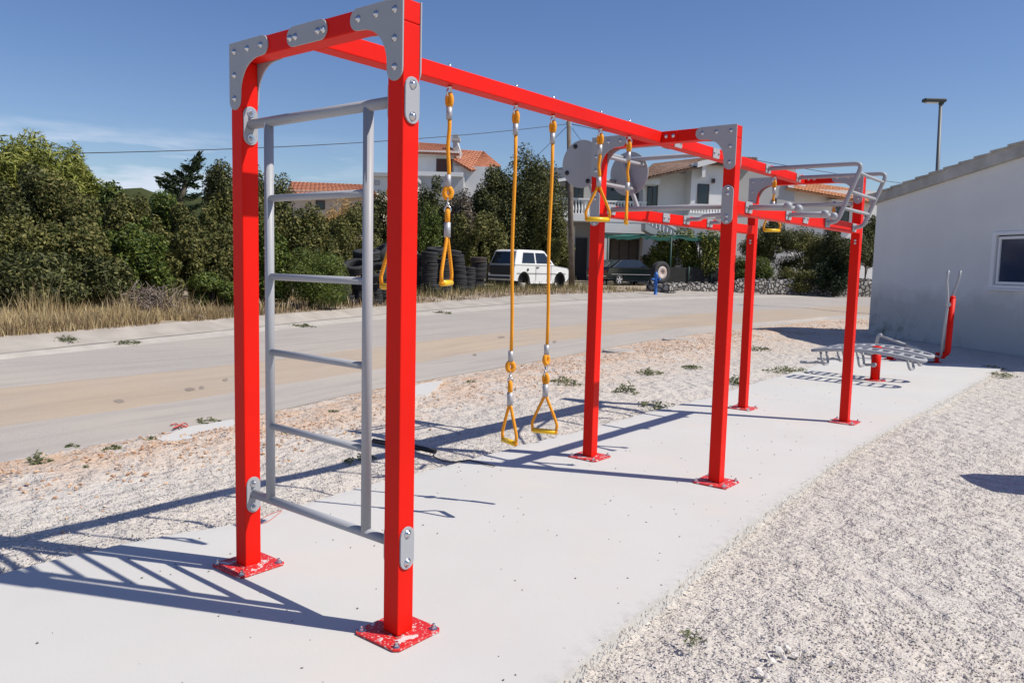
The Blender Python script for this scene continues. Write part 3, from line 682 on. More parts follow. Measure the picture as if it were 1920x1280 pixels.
mb = MB(); mb.tube([(-1.03, -.33, .44), (-.55, -.24, .29)], .022, 12); mb.tube([(-.58, -.24, .30), (-.22, -.18, .16)], .040, 14); mb.tube([(-.25, -.18, .17), (-.02, -.15, .11)], .018, 12); mb.build('connecting_arm', GREY, el)
# ------------------------------------------------------------------ buildings
class Frame:
    def __init__(s, name, label, cat, O, rz, group=None):
        s.O = Vector(O); s.rz = rz; s.u = Vector((math.cos(rz), math.sin(rz), 0)); s.v = Vector((-math.sin(rz), math.cos(rz), 0)); s.root = thing(name, label, cat, O, rz, group)
    def loc(s, P): d = Vector(P) - s.O; return Vector((d.dot(s.u), d.dot(s.v), d.z))
    def hit(s, px, py, off=0.0):
        d = ray(px, py); t = ((s.O + s.v * off - CAM).dot(s.v)) / d.dot(s.v); return s.loc(CAM + d * t)
    def rect(s, x0, y0, x1, y1, off):
        xm, ym = (x0 + x1) / 2, (y0 + y1) / 2
        return s.hit(x0, ym, off).x, s.hit(x1, ym, off).x, s.hit(xm, y1, off).z, s.hit(xm, y0, off).z
    def box(s, name, mt, x0, y0, x1, y1, off, dep, parent=None, ground=False, bevel=0):
        a, b, c, d = s.rect(x0, y0, x1, y1, off)
        if ground: c = -.6
        mb = MB(); mb.mm((a, off, c), (b, off + dep, d)); return mb.build(name, mt, parent or s.root, bevel)
    def window(s, x0, y0, x1, y1, off, glass, frame, bars=1, name='window'):
        a, b, c, d = s.rect(x0, y0, x1, y1, off); w = .06
        mb = MB()
        mb.mm((a, off - .03, c), (a + w, off + .05, d)); mb.mm((b - w, off - .03, c), (b, off + .05, d)); mb.mm((a + w, off - .03, c), (b - w, off + .05, c + w)); mb.mm((a + w, off - .03, d - w), (b - w, off + .05, d))
        for k in range(bars): q = a + (b - a) * (k + 1) / (bars + 1); mb.mm((q - .03, off - .027, c + w), (q + .03, off + .04, d - w))
        wf = mb.build(name, frame, s.root)
        mb = MB(); mb.mm((a + .02, off - .008, c + .02), (b - .02, off + .02, d - .02)); mb.build('pane', glass, wf); return wf
def tile_roof(A, B, Cc, D, mt, name, parent, pitch=.22, rowh=.38, th=.12):
    A, B, Cc, D = [Vector(p) for p in (A, B, Cc, D)]; nrm = (B - A).cross(D - A).normalized()
    if nrm.z < 0: nrm = -nrm
    n = max(4, int(max((B - A).length, (Cc - D).length) / pitch)) ; mrow = max(3, int((D - A).length / rowh)); vs = []; fs = []; ns = n * 4
    lev = []
    for r in range(mrow): lev += [(r / mrow, .035), ((r + 1) / mrow - 1e-4, .0)]
    for t, h in lev:
        for i in range(ns + 1):
            u = i / ns; p = A.lerp(B, u).lerp(D.lerp(Cc, u), t); vs.append(p + nrm * (h + .045 * abs(math.sin(PI * i / 4))))
    w = ns + 1
    for j in range(len(lev) - 1):
        for i in range(ns): a = j * w + i; fs.append((a, a + 1, a + w + 1, a + w))
    mb = MB(); mb.add(vs, fs); mb.add([A, B, Cc, D] + [p - nrm * th for p in (A, B, Cc, D)], [(3, 2, 1, 0), (4, 5, 6, 7), (0, 1, 5, 4), (1, 2, 6, 5), (2, 3, 7, 6), (3, 0, 4, 7)])
    return mb.build(name, mt, parent)
_n = NG('white_render', 0.85); _n2 = _n.noise(0.7, 6, .6)
_c = _n.ramp(_n2, [(0.3, (0.70, 0.69, 0.67)), (0.7, (0.78, 0.77, 0.745))])
_s = _n.t.nodes.new('ShaderNodeSeparateXYZ'); _n.link(_n.co, _s.inputs[0])
_z = _n.ramp(_n.math('ADD', _n.math('MULTIPLY', _s.outputs[2], .62), _n.math('MULTIPLY', _n.noise(0.8, 7, .7), -1.1)), [(-0.0, 1.0), (0.30, 0.0)])
_c = _n.mix(_n.math('MULTIPLY', _z, .5), _c, (0.38, 0.38, 0.34))
_b = _n.math('MULTIPLY', _n.ramp(_n.noise(2.6, 6, .7), [(0.48, 0.0), (0.7, 0.9)]), _n.ramp(_n.math('ADD', _n.math('MULTIPLY', _s.outputs[2], .6), _n.math('MULTIPLY', _s.outputs[0], .16)), [(0.2, 1.0), (0.75, 0.0)]))
_c = _n.mix(_b, _c, (0.17, 0.17, 0.12)); _n.color(_c); _n.bump(_n.noise(30, 5), .2, .01); RENDER = _n.m
HWHITE = mat('house_white', (0.72, 0.715, 0.70), 0.85, var=.06, vscale=.5, bump=.1, bscale=20)
HGREY = mat('house_grey', (0.42, 0.42, 0.42), 0.88, var=.08, vscale=.5, bump=.1, bscale=20)
CREAM = mat('house_cream', (0.60, 0.52, 0.42), .9, var=.05, vscale=.5)
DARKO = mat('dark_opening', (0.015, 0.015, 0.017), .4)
GLASS = mat('dark_glass', (0.012, 0.016, 0.022), .06, spec=.7)
BLUEG = mat('blue_glass', (0.022, 0.040, 0.085), .08, spec=.5)
BROWNF = mat('brown_frames', (0.06, 0.045, 0.035), .6)
SHUT = mat('grey_brown_shutter', (0.16, 0.135, 0.11), .7, var=.1, vscale=2)
WFRAME = mat('white_upvc', (0.78, 0.78, 0.78), .35)
TILE = mat('terracotta_tiles', (0.30, 0.10, 0.05), .9, col2=(0.50, 0.215, 0.12), vscale=5, bump=.2, bscale=15)
TILEO = mat('orange_tiles', (0.42, 0.17, 0.07), .9, col2=(0.58, 0.29, 0.15), vscale=4, bump=.2, bscale=15)
TILEB = mat('brown_tiles', (0.13, 0.075, 0.05), .9, col2=(0.27, 0.17, 0.12), vscale=4, bump=.2, bscale=15)
SLATE = mat('slate_roof', (0.07, 0.078, 0.09), .7, var=.15, vscale=3)
CONC = mat('weathered_concrete', (0.30, 0.285, 0.26), .95, col2=(0.52, 0.495, 0.46), vscale=2.2, bump=.4, bscale=14)

W0 = gz(1628, 624); W1 = gz(1920, 665); dW = (W1 - W0); 
F = Frame('white_building', 'long low white building with weathered roof edge and stained wall at the right', 'building', (W0.x, W0.y, 0), math.atan2(dW.y, dW.x))
SE = F.hit(1920, 600).x + 3.4
def bz(px, py): q = F.hit(px, py); return q.x, q.z
(xa, za), (xb, zb__) = bz(1640, 383), bz(1920, 294); sl = (zb__ - za) / (xb - xa); ze = za - sl * xa
def zt(x): return ze + sl * x
wx0, wx1, wz0, wz1 = F.rect(1861, 435, 1990, 540, 0)
wz0 = F.hit(1862, 540).z; wz1 = F.hit(1862, 435).z; wx0 = F.hit(1861, 490).x; mid_ = F.hit(1931, 490).x; wx1 = 2 * mid_ - wx0
mb = MB()
mb.prism([(0, 0, -.3), (wx0, 0, -.3), (wx0, 0, zt(wx0)), (0, 0, zt(0))], (0, .3, 0))
mb.prism([(wx0, 0, -.3), (wx1, 0, -.3), (wx1, 0, wz0), (wx0, 0, wz0)], (0, .3, 0))
mb.prism([(wx0, 0, wz1), (wx1, 0, wz1), (wx1, 0, zt(wx1)), (wx0, 0, zt(wx0))], (0, .3, 0))
mb.prism([(wx1, 0, -.3), (SE, 0, -.3), (SE, 0, zt(SE)), (wx1, 0, zt(wx1))], (0, .3, 0))
mb.mm((0, .3, -.3), (.3, 7, zt(0) - .03)); mb.build('wall', RENDER, F.root)
mb = MB(); (xv0, zv0), (xv1, zv1) = bz(1640, 364), bz(1920, 266)
slv = (zv1 - zv0) / (xv1 - xv0)
def zr(x): return zv0 + slv * (x - xv0)
mb.prism([(-.22, -.10, zt(-.22) + .0), (SE, -.10, zt(SE)), (SE, -.10, zr(SE) - .03), (-.22, -.10, zr(-.22) - .03)], (0, .45, 0)); rf = mb.build('roof_edge', CONC, F.root, .012)
mb = MB(); mb.prism([(-.35, .352, zt(-.35) + .02), (SE, .352, zt(SE) + .02), (SE, .352, zr(SE) - .06), (-.35, .352, zr(-.35) - .06)], (0, 7, 0)); mb.build('roof', CONC, F.root)
x = -.27; mb = MB(); k = 0
while x < SE - .1:
    ln = .46; jit = rnd.uniform(-.012, .012); x2 = min(x + ln + .05, SE)
    mb.prism([(x, -.13 + jit, zr(x) - .032), (x2, -.13 + jit, zr(x2) - .032 - .03), (x2, -.13 + jit, zr(x2) - .01 - .012), (x, -.13 + jit, zr(x) + .02)], (0, .42, 0)); x += ln; k += 1
mb.build('verge_tiles', CONC, F.root, .006)
# window: white frame, tilted sash, dark blue glass
mb = MB(); fw = .075
mb.mm((wx0 - .03, -.035, wz0 - .0), (wx0 + fw, .06, wz1)); mb.mm((wx1 - fw, -.035, wz0), (wx1, .06, wz1)); mb.mm((wx0 + fw, -.035, wz0), (wx1 - fw, .06, wz0 + fw)); mb.mm((wx0 + fw, -.035, wz1 - fw), (wx1 - fw, .06, wz1))
wn = mb.build('window', WFRAME, F.root, .006)
mb = MB(); mb.mm((wx0 - .06, -.07, wz0 - .045), (wx1 + .06, .05, wz0 - .002)); mb.build('window_sill', WFRAME, wn, .004)
mb = MB(); mid = mid_ - .01
for a, b in ((wx0 + fw + .03, mid), (mid + .015, wx1 - fw - .01)):
    mb.mm((a, .01, wz0 + fw + .01), (a + .06, .07, wz1 - fw - .03)); mb.mm((b - .06, .01, wz0 + fw + .01), (b, .07, wz1 - fw - .03)); mb.mm((a + .06, .01, wz0 + fw + .01), (b - .06, .07, wz0 + fw + .07)); mb.mm((a + .06, .01, wz1 - fw - .09), (b - .06, .07, wz1 - fw - .03))
mb.build('sash', WFRAME, wn, .004)
mb = MB(); mb.mm((wx0 + .02, .045, wz0 + .02), (wx1 - .02, .055, wz1 - .02)); mb.build('pane', BLUEG, wn)
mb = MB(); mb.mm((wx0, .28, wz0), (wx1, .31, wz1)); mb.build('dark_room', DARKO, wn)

# main white house
Hd = (0.70, 0.714); O = at(1130, 520, 50); O.z = .80
H = Frame('white_house', 'two storey white house with balustraded balcony and brown tiled roof across the road', 'house', O, math.atan2(Hd[1], Hd[0]))
H.box('wall', HGREY, 1008, 410, 1240, 528, 1.6, 7, ground=True)
H.box('wall', HGREY, 1002, 338, 1214, 410, 2.2, 6.5)
H.box('balcony_slab', HWHITE, 1012, 402, 1214, 415, -.4, 2.7)
H.box('balcony_front', HWHITE, 1126, 415.5, 1210, 439, -.38, .25)
def balusters(F_, x0, y0, x1, y1, off, n, name='balustrade', mt=None):
    a, b, c, d = F_.rect(x0, y0, x1, y1, off); mb = MB(); hgt = d - c
    mb.mm((a, off - .09, d - .10), (b, off + .11, d)); mb.mm((a, off - .06, c), (b, off + .08, c + .06))
    for k in range(n):
        q = a + (b - a) * (k + .5) / n; z0 = c + .06; hh = hgt - .16
        mb.lathe((q, off + .01, z0), [(.07, 0), (.07, hh * .08), (.035, hh * .12), (.075, hh * .35), (.06, hh * .5), (.03, hh * .78), (.05, hh * .86), (.07, hh * .92), (.07, hh)], (0, 0, 1), 8)
    return mb.build(name, mt or HWHITE, F_.root)
balusters(H, 1014, 371, 1128, 402, -.3, 20); balusters(H, 1128, 377, 1212, 406, -.3, 15)
for x0, y0, x1, y1 in ((1041, 350, 1061, 402), (1076, 345, 1094, 402), (1134, 343, 1196, 385)):
    H.window(x0, y0, x1, y1, 2.19, GLASS, BROWNF, 1)
H.box('roof_post', BROWNF, 1061, 338, 1066, 372, -.3, .2)
a = H.hit(985, 349, -.9); b = H.hit(1118, 328, -.9); c = H.hit(1040, 319, 4.0); d = H.hit(985, 318, 4.0)
tile_roof(a, b, H.hit(1120, 312, 4.0), d, SLATE, 'roof', H.root, .5, .5)
mb = MB(); mb.prism([a + Vector((0, -.03, -.06)), b + Vector((0, -.03, -.06)), b + Vector((0, -.03, .12)), a + Vector((0, -.03, .12))], (0, .025, 0)); mb.build('fascia', HWHITE, H.root)
H.box('chimney', mat('green_chimney', (0.02, 0.05, 0.045), .6), 1007, 312, 1017, 336, 2.0, .5); H.box('chimney_cap', HGREY, 1008, 309, 1016, 312, 2.05, .4)
# ground floor
H.box('garage_opening', DARKO, 1040, 433, 1063, 528, 1.58, .1, ground=True); H.box('gate', mat('black_gate', (.02, .02, .022), .5), 1079, 446, 1100, 528, 1.5, .1, ground=True)
H.box('pillar', HWHITE, 1064, 424, 1077, 528, 1.2, .5, ground=True); H.box('pillar', HWHITE, 1125, 440, 1141, 528, -.3, .5, ground=True)
H.window(1143, 447, 1196, 505, 1.57, SHUT, BROWNF, 2)
H.box('awning', mat('faded_awning', (0.28, 0.19, 0.16), .8), 1142, 440, 1212, 446, -.2, 1.5)
# right hand part
H.box('wall', HWHITE, 1206, 324, 1300, 528, .9, 7, ground=True); H.box('wall', HWHITE, 1293, 308, 1362, 528, -.3, 8, ground=True)
H.window(1213, 345, 1233, 396, .88, GLASS, BROWNF, 1, 'door'); H.window(1307, 345, 1329, 392, -.32, GLASS, BROWNF, 0, 'door')
mb = MB(); p0 = H.hit(1207, 340, .7); p1 = H.hit(1207, 436, .7); mb.tube([p0 + Vector((-.3, 0, .2)), p0, p1], .06, 8); mb.build('drainpipe', HWHITE, H.root)
H.box('canopy', HWHITE, 1192, 334, 1238, 345, -.5, 1.3); H.box('wall_lantern', BROWNF, 1336, 335, 1341, 343, -.5, .18); H.box('door_hood', HWHITE, 1317, 304, 1323, 332, -.9, .5)
a = H.hit(1190, 338, -.9); b = H.hit(1318, 311, -.9); tile_roof(a, b, H.hit(1356, 292, 3.6), H.hit(1225, 307, 3.6), TILEB, 'roof', H.root, .24, .42)
a = H.hit(1308, 314, -1.0); b = H.hit(1376, 296, -1.0); mb = MB(); mb.prism([a, b, b + Vector((0, 0, .34)), a + Vector((0, 0, .34))], (0, 2.2, 0)); mb.build('barge_board', HWHITE, H.root)
tile_roof(H.hit(1312, 305, -.8), H.hit(1420, 312, -.8), H.hit(1420, 296, 3), H.hit(1340, 292, 3), TILEB, 'roof', H.root, .24, .42)
H.box('balcony_slab', HWHITE, 1290, 402, 1362, 409, -1.4, 1.1); balusters(H, 1291, 383, 1361, 402, -1.35, 13)
# stairs with a baluster rail
mb = MB(); mb.prism([H.hit(1210, 418, -1.6), H.hit(1300, 468, -1.6), H.hit(1300, 482, -1.6), H.hit(1210, 432, -1.6)], (0, .9, 0)); mb.build('stair', HGREY, H.root)
mb = MB()
for k in range(13):
    t = k / 12; p = H.hit(1216 + 82 * t, 421 + 46 * t, -1.55); mb.lathe(p, [(.06, 0), (.06, .08), (.03, .14), (.07, .34), (.03, .62), (.06, .72)], (0, 0, 1), 8)
mb.prism([H.hit(1212, 400, -1.63), H.hit(1300, 449, -1.63), H.hit(1300, 445, -1.63), H.hit(1212, 396, -1.63)], (0, .16, 0)); mb.build('balustrade', HWHITE, H.root)
balusters(H, 1316, 441, 1362, 466, -2.0, 9); balusters(H, 1316, 466, 1362, 491, -2.0, 9)
# wing towards the right
H.box('wall', HGREY, 1352, 310, 1486, 540, 2.6, 6, ground=True); H.box('wall', HWHITE, 1484, 356, 1640, 540, 3.4, 5, ground=True)
tile_roof(H.hit(1474, 352, 2.4), H.hit(1645, 382, 2.4), H.hit(1640, 360, 5.5), H.hit(1486, 338, 5.5), TILEO, 'roof', H.root, .24, .42)
cb = H.box('chimney', HWHITE, 1496, 331, 1511, 350, 3.6, .6); H.box('chimney', HWHITE, 1478, 333, 1487, 352, 2.4, .6)
H.window(1566, 385, 1592, 420, 3.38, GLASS, BROWNF, 1); H.box('window_canopy', HWHITE, 1560, 374, 1590, 382, 2.7, .8)
H.window(1448, 372, 1456, 384, 2.57, GLASS, BROWNF, 0)

# house behind the big dark tree
O = at(850, 470, 62); O.z = .9
B2 = Frame('tiled_house', 'white house with red tiled hip roof and chimney behind the big dark tree', 'house', O, math.atan2(.62, .78))
B2.box('wall', HWHITE, 765, 284, 862, 470, 0, 8, ground=True); B2.box('wall', HWHITE, 850, 312, 925, 470, -.6, 8, ground=True)
B2.box('fascia', HWHITE, 762, 282, 860, 291, -.5, .3)
tile_roof(B2.hit(760, 285, -.6), B2.hit(862, 289, -.6), B2.hit(838, 271, 3), B2.hit(762, 266, 3), TILE, 'roof', B2.root, .26, .42)
tile_roof(B2.hit(848, 299, -1.0), B2.hit(884, 320, -1.2), B2.hit(905, 284, 3), B2.hit(862, 281, 3), TILE, 'roof', B2.root, .26, .42)
tile_roof(B2.hit(884, 320, -1.2), B2.hit(940, 312, 3.4), B2.hit(905.5, 284, 3.1), B2.hit(905, 284, 3), TILE, 'roof', B2.root, .26, .42)
ch = B2.box('chimney', HGREY, 849, 264, 860, 300, .6, .5); B2.box('chimney_cap', HGREY, 846.5, 258, 862.5, 264, .5, .75, ch); B2.box('chimney_cap', HGREY, 849, 252, 860, 257, .6, .5, ch)
B2.window(818, 298, 848, 325, -.02, mat('brown_shutter', (.08, .03, .025), .6), BROWNF, 0)
B2.box('terrace_parapet', HWHITE, 765, 322, 868, 330, -2.2, .25); B2.box('terrace_wall', HGREY, 765, 330, 868, 470, -2.0, 1.9, ground=True)
mb = MB(); p = B2.hit(866, 292, .3); mb.tube([p, p + Vector((-.35, 0, .95))], .06, 8); mb.build('roof_pipe', HWHITE, B2.root)
O = at(640, 430, 48); O.z = .9
B3 = Frame('red_roofed_house', 'low cream house with long red tiled roof seen through the ladder', 'house', O, math.atan2(.62, .78))
B3.box('wall', CREAM, 540, 358, 705, 470, 0, 6, ground=True); tile_roof(B3.hit(535, 364, -.5), B3.hit(708, 366, -.5), B3.hit(692, 347, 3), B3.hit(545, 341, 3), TILE, 'roof', B3.root, .26, .42)
B3.window(592, 376, 609, 393, -.02, GLASS, BROWNF, 0)
O = at(712, 430, 56); O.z = .9
B4 = Frame('flat_roofed_house', 'pale flat roofed house showing a corner behind the nearest red post', 'house', O, math.atan2(.62, .78))
B4.box('wall', HWHITE, 699, 330, 770, 470, 0, 6, ground=True); B4.box('roof', HGREY, 696, 324, 774, 331, -.3, 6.6); B4.window(702, 338, 712, 347, -.02, WFRAME, HGREY, 2)

# green net canopy on posts in front of the house
O = at(1240, 522, 46.5); O.z = GH(O.x, O.y)
K = Frame('net_canopy', 'green shade net stretched over thin posts beside the dark car', 'canopy', O, H.rz)
GP = mat('green_posts', (0.02, 0.07, 0.055), .6); NET = mat('green_net', (0.012, 0.10, 0.075), .8, var=.3, vscale=2)
a, b, c, d = K.rect(1130, 440, 1350, 449, 0); vs = []; fs = []; nx, ny = 26, 8
for j in range(ny + 1):
    for i in range(nx + 1):
        s_ = i / nx; t_ = j / ny; vs.append((a + (b - a) * s_, 2.4 * t_, d + .12 * t_ - .16 * abs(math.sin(PI * s_ * 3)) * (1 - .3 * t_) - .05 * math.sin(PI * t_) + rnd.uniform(-.02, .02)))
for j in range(ny):
    for i in range(nx): q = j * (nx + 1) + i; fs.append((q, q + 1, q + nx + 2, q + nx + 1))
mb = MB(); mb.add(vs, fs, 0, True); vs2 = [Vector(v) - Vector((0, 0, .012)) for v in vs]; mb.add(vs2, [f[::-1] for f in fs], 0, True)
for i in range(nx):
    q0, q1 = vs[i], vs[i + 1]; dz = .14 + .10 * rnd.random(); mb.add([q0, q1, (q1[0], q1[1] - .02, q1[2] - dz), (q0[0], q0[1] - .02, q0[2] - dz)], [(0, 1, 2, 3)])
mb.build('net', NET, K.root)
for px in (1140, 1259, 1340):
    q = K.hit(px, 445); mb = MB(); mb.tube([(q.x, 0, -.3), (q.x, 0, q.z)], .05, 8); mb.build('post', GP, K.root); mb = MB(); mb.tube([(q.x, 2.35, -.3), (q.x, 2.35, q.z)], .05, 8); mb.build('post', GP, K.root)
mb = MB(); mb.tube([(a, 0, d), (b, 0, d)], .03, 6); mb.build('rail', GP, K.root)
# dark screen fence and dry-stone walls
STONE = NG('dry_stone', .95); _d = STONE.vor(4.2); _e = STONE.vor(4.2, 'Distance', 'DISTANCE_TO_EDGE'); _cc = STONE.vor(4.2, 'Color'); _sp = STONE.t.nodes.new('ShaderNodeSeparateColor'); STONE.link(_cc, _sp.inputs[0])
STONE.color(STONE.mix(STONE.ramp(_e, [(0.02, 1.0), (0.12, 0.0)]), STONE.mix(STONE.noise(9, 4), STONE.ramp(_sp.outputs[0], [(0, (0.20, 0.19, 0.175)), (1, (0.46, 0.44, 0.41))]), (0.32, .30, .28)), (0.035, 0.03, 0.025))); STONE.bump(STONE.ramp(_e, [(0, 0.0), (.2, 1.0)]), 1.0, .08); STONE = STONE.m
def stone_wall(label, x0, x1, ytop, D0, D1, th=.5):
    A = at(x0, 530, D0); A.z = GH(A.x, A.y); B = at(x1, 530, D1); B.z = GH(B.x, B.y); L_ = (B - A).length; t = thing('stone_wall', label, 'wall', A, math.atan2(B.y - A.y, B.x - A.x))
    zt0 = at(x0, ytop, D0).z - A.z; zt1 = at(x1, ytop, D1).z - A.z; n = int(L_ / .28); vs = []; fs = []
    for i in range(n + 1):
        for k, (yy, f_) in enumerate(((0, 0), (0, .35), (0, .7), (.06, 1), (th - .06, 1), (th, .6), (th, 0))):
            z = -.25 + f_ * (zt0 + (zt1 - zt0) * i / n + .25); j = .05
            vs.append((L_ * i / n + rnd.uniform(-j, j), yy + rnd.uniform(-j, j), z + rnd.uniform(-j, j) * 1.4))
    for i in range(n):
        for k in range(6): q = i * 7 + k; fs.append((q, q + 7, q + 8, q + 1))
    mb = MB(); mb.add(vs, fs); mb.build('masonry', STONE, t)
    for i in range(int(L_ / .42)):
        x = L_ * (i + rnd.random()) / (L_ / .42); z = zt0 + (zt1 - zt0) * x / L_
        mb = MB(); mb.ball((0, 0, 0), .16, 7, 5, sc=(rnd.uniform(.8, 1.4), rnd.uniform(.7, 1.1), rnd.uniform(.45, .75)))
        if i < 40: o = mb.build('cap_stone', STONE, t); o.location = (x, th / 2 + rnd.uniform(-.08, .08), z); o.rotation_euler = (rnd.uniform(-.3, .3), rnd.uniform(-.3, .3), rnd.uniform(0, 3))
    return t
stone_wall('long rough dry stone wall along the far side of the road under the olive trees', 1378, 1660, 525, 42.5, 48)
stone_wall('low pale stone edging wall behind the blue hydrant', 1236, 1376, 532, 39.5, 42.5, .4)
O = at(1250, 525, 46.0); O.z = GH(O.x, O.y); K2 = Frame('screen_fence', 'dark screened garden fence right of the parked dark car', 'fence', O, H.rz)
K2.box('screen', mat('dark_screen', (.03, .032, .03), .8, var=.2, vscale=3), 1250, 502, 1380, 533, .3, .05, ground=True)
for px in (1252, 1295, 1338): q = K2.hit(px, 501); mb = MB(); mb.tube([(q.x, .27, -.2), (q.x, .27, q.z + .05)], .035, 8); mb.build('post', GP, K2.root)

# ------------------------------------------------------------------ vehicles
def car(name, label, O, heading, Lc, Wc, paint, low, gh, wheels, glassm, trim, extra=None, scale=1.0):
    """local x: forward, y: left; low: side outline below the belt, gh: greenhouse outline (x, z)"""
    t = thing(name, label, 'car', O, heading); t.scale = (scale,) * 3; hw = Wc / 2
    # lower body, with the arches cut out of the outline and slightly tumbled sides
    def loft(pts, ws, mt, nm):
        n = len(pts); vs = []
        for y, ins in ws:
            cx = sum(p[0] for p in pts) / n; cz = sum(p[1] for p in pts) / n
            for px, pz in pts: vs.append((cx + (px - cx) * (1 - ins / Lc), y, cz + (pz - cz) * (1 - ins * .8)))
        fs = [tuple(range(n))]; k = len(ws)
        for a in range(k - 1):
            for i in range(n): j = (i + 1) % n; fs.append((a * n + i, (a + 1) * n + i, (a + 1) * n + j, a * n + j))
        fs.append(tuple((k - 1) * n + i for i in range(n))[::-1]); mb = MB(); mb.add(vs, fs)
        bm = bmesh.new(); me = mb.mesh(nm, mt); bm.from_mesh(me); bmesh.ops.recalc_face_normals(bm, faces=bm.faces); bm.to_mesh(me); bm.free(); o = bpy.data.objects.new(nm, me); C.objects.link(o); o.parent = t
        b = o.modifiers.new('bevel', 'BEVEL'); b.width = .018; b.segments = 3; b.limit_method = 'ANGLE'; b.angle_limit = .5; return o
    body = loft(low, [(-hw + .02, .05), (-hw, 0), (hw, 0), (hw - .02, .05)], paint, 'body')
    zb = gh[0][1]; ztp = max(p[1] for p in gh); n = len(gh)
    def wy(z): return hw - .015 - (z - zb) / (ztp - zb) * .13
    vs = [(px, -wy(pz), pz) for px, pz in gh] + [(px, wy(pz), pz) for px, pz in gh]; fs = [tuple(range(n)), tuple(range(n, 2 * n))[::-1]] + [(i, n + i, n + (i + 1) % n, (i + 1) % n) for i in range(n)]
    mb = MB(); mb.add(vs, fs); me = mb.mesh('cabin', paint); bm = bmesh.new(); bm.from_mesh(me); bmesh.ops.recalc_face_normals(bm, faces=bm.faces); bm.to_mesh(me); bm.free(); cb = bpy.data.objects.new('cabin', me); C.objects.link(cb); cb.parent = t
    b = cb.modifiers.new('bevel', 'BEVEL'); b.width = .03; b.segments = 3; b.limit_method = 'ANGLE'; b.angle_limit = .3
    return t, wy, zb, ztp
def side_pane(t, wy, pts, mt, sgn, nm='side_window', off=.006):
    vs = [(x, sgn * (wy(z) + off), z) for x, z in pts] + [(x, sgn * (wy(z) - .01), z) for x, z in pts]; n = len(pts)
    fs = [tuple(range(n)), tuple(range(n, 2 * n))[::-1]] + [(i, (i + 1) % n, n + (i + 1) % n, n + i) for i in range(n)]
    mb = MB(); mb.add(vs, fs); return mb.build(nm, mt, t)
def arch(cx, cz, r, zb): return [(cx + r * math.cos(a), max(zb, cz + r * math.sin(a))) for a in [PI * k / 10 for k in range(11)]]
WPAINT = mat('white_car_paint', (0.70, 0.70, 0.69), .35, var=.04, vscale=3, coat=.2); BPAINT = mat('dark_green_paint', (0.006, 0.010, 0.012), .18, coat=.8)
CTRIM = mat('dark_trim', (.018, .018, .02), .65); TYRE = mat('tyre_rubber', (.022, .022, .024), .8, var=.35, vscale=5, bump=.15, bscale=40); TYRED = mat('dusty_tyre', (.06, .045, .038), .9, var=.3, vscale=6)
RIM = mat('wheel_rim', (.72, .72, .73), .3, .15)
P0 = G(963, 541); 
hd = CR.xy * .70 + Vector((CF.x, CF.y)).normalized() * .70; ang = math.atan2(hd.y, hd.x)
D_ = math.hypot(P0.x - CAM.x, P0.y - CAM.y); sc = 1.0
ctr = P0 + Vector((math.cos(ang), math.sin(ang), 0)) * 1.72 * 1.0 - Vector((math.sin(ang), -math.cos(ang), 0)) * -.0
# rear right corner of the car stands at P0: centre is half a length ahead and half a width to its left
ctr = P0 + Vector((math.cos(ang), math.sin(ang), 0)) * 1.70 + Vector((-math.sin(ang), math.cos(ang), 0)) * .74
ctr.z = P0.z - .02
low = [(-1.66, .30), (-1.66, .78), (-1.60, .86), (.78, .86), (1.60, .78), (1.68, .70), (1.68, .42), (1.55, .30)] + [p for p in arch(1.13, .28, .36, .24)] + [(.7, .20), (-.68, .20)] + [p for p in arch(-1.08, .28, .36, .24)] + [(-1.5, .30)]
gh = [(-1.62, .862), (-1.40, 1.37), (-1.2, 1.41), (.12, 1.41), (.25, 1.385), (.80, .862)]
t, wy, zb, ztp = car('wrecked_car', 'white boxy hatchback without wheels or bumpers, abandoned beside the tyre stacks', ctr, ang, 3.36, 1.48, WPAINT, low, gh, None, GLASS, CTRIM)
t.scale = (1.06, 1.1, 1.20)
for sg in (-1, 1):
    side_pane(t, wy, [(-1.20, .93), (-.42, .93), (-.42, 1.31), (-1.05, 1.31)], GLASS, sg); side_pane(t, wy, [(-.34, .93), (.60, .93), (.22, 1.31), (-.34, 1.31)], GLASS, sg)
    mb = MB(); mb.mm((-.385, sg * .742 - .004, .32), (-.375, sg * .742 + .004, .85)); mb.mm((.55, sg * .742 - .004, .32), (.56, sg * .742 + .004, .85)); mb.mm((-1.5, sg * .742 - .004, .56), (1.5, sg * .742 + .004, .575)); mb.build('door_seam', CTRIM, t)
    mb = MB(); mb.lathe((-.86, sg * .738, .70), [(0, .0), (.05, 0), (.045, .012), (0, .012)], (0, sg, 0), 14); mb.build('fuel_cap', CTRIM, t)
    mb = MB(); mb.box((-.27, sg * .745, .79), (.14, .02, .035)); mb.build('door_handle', CTRIM, t)
    for cx in (-1.08, 1.13): mb = MB(); mb.lathe((cx, sg * .40, .30), [(0, 0), (.335, 0), (.335, .30), (.30, .305), (.28, .12), (0, .12)], (0, sg, 0), 20, smooth=False); mb.build('wheel_arch', CTRIM, t)
zrr = lambda x0: None
mb = MB(); mb.prism([(-1.632, -.62, .90), (-1.632, .62, .90), (-1.432, .52, 1.32), (-1.432, -.52, 1.32)], (-.012, 0, .004)); mb.build('rear_window', GLASS, t)
mb = MB(); mb.mm((-1.675, -.60, .50), (-1.655, .60, .84)); mb.build('tailgate_panel', CTRIM, t)
for sg in (-1, 1): mb = MB(); mb.mm((-1.685, sg * .66 - .06, .56), (-1.64, sg * .66 + .06, .84)); mb.build('tail_lamp', mat('dark_lamp', (.05, .012, .012), .3), t)
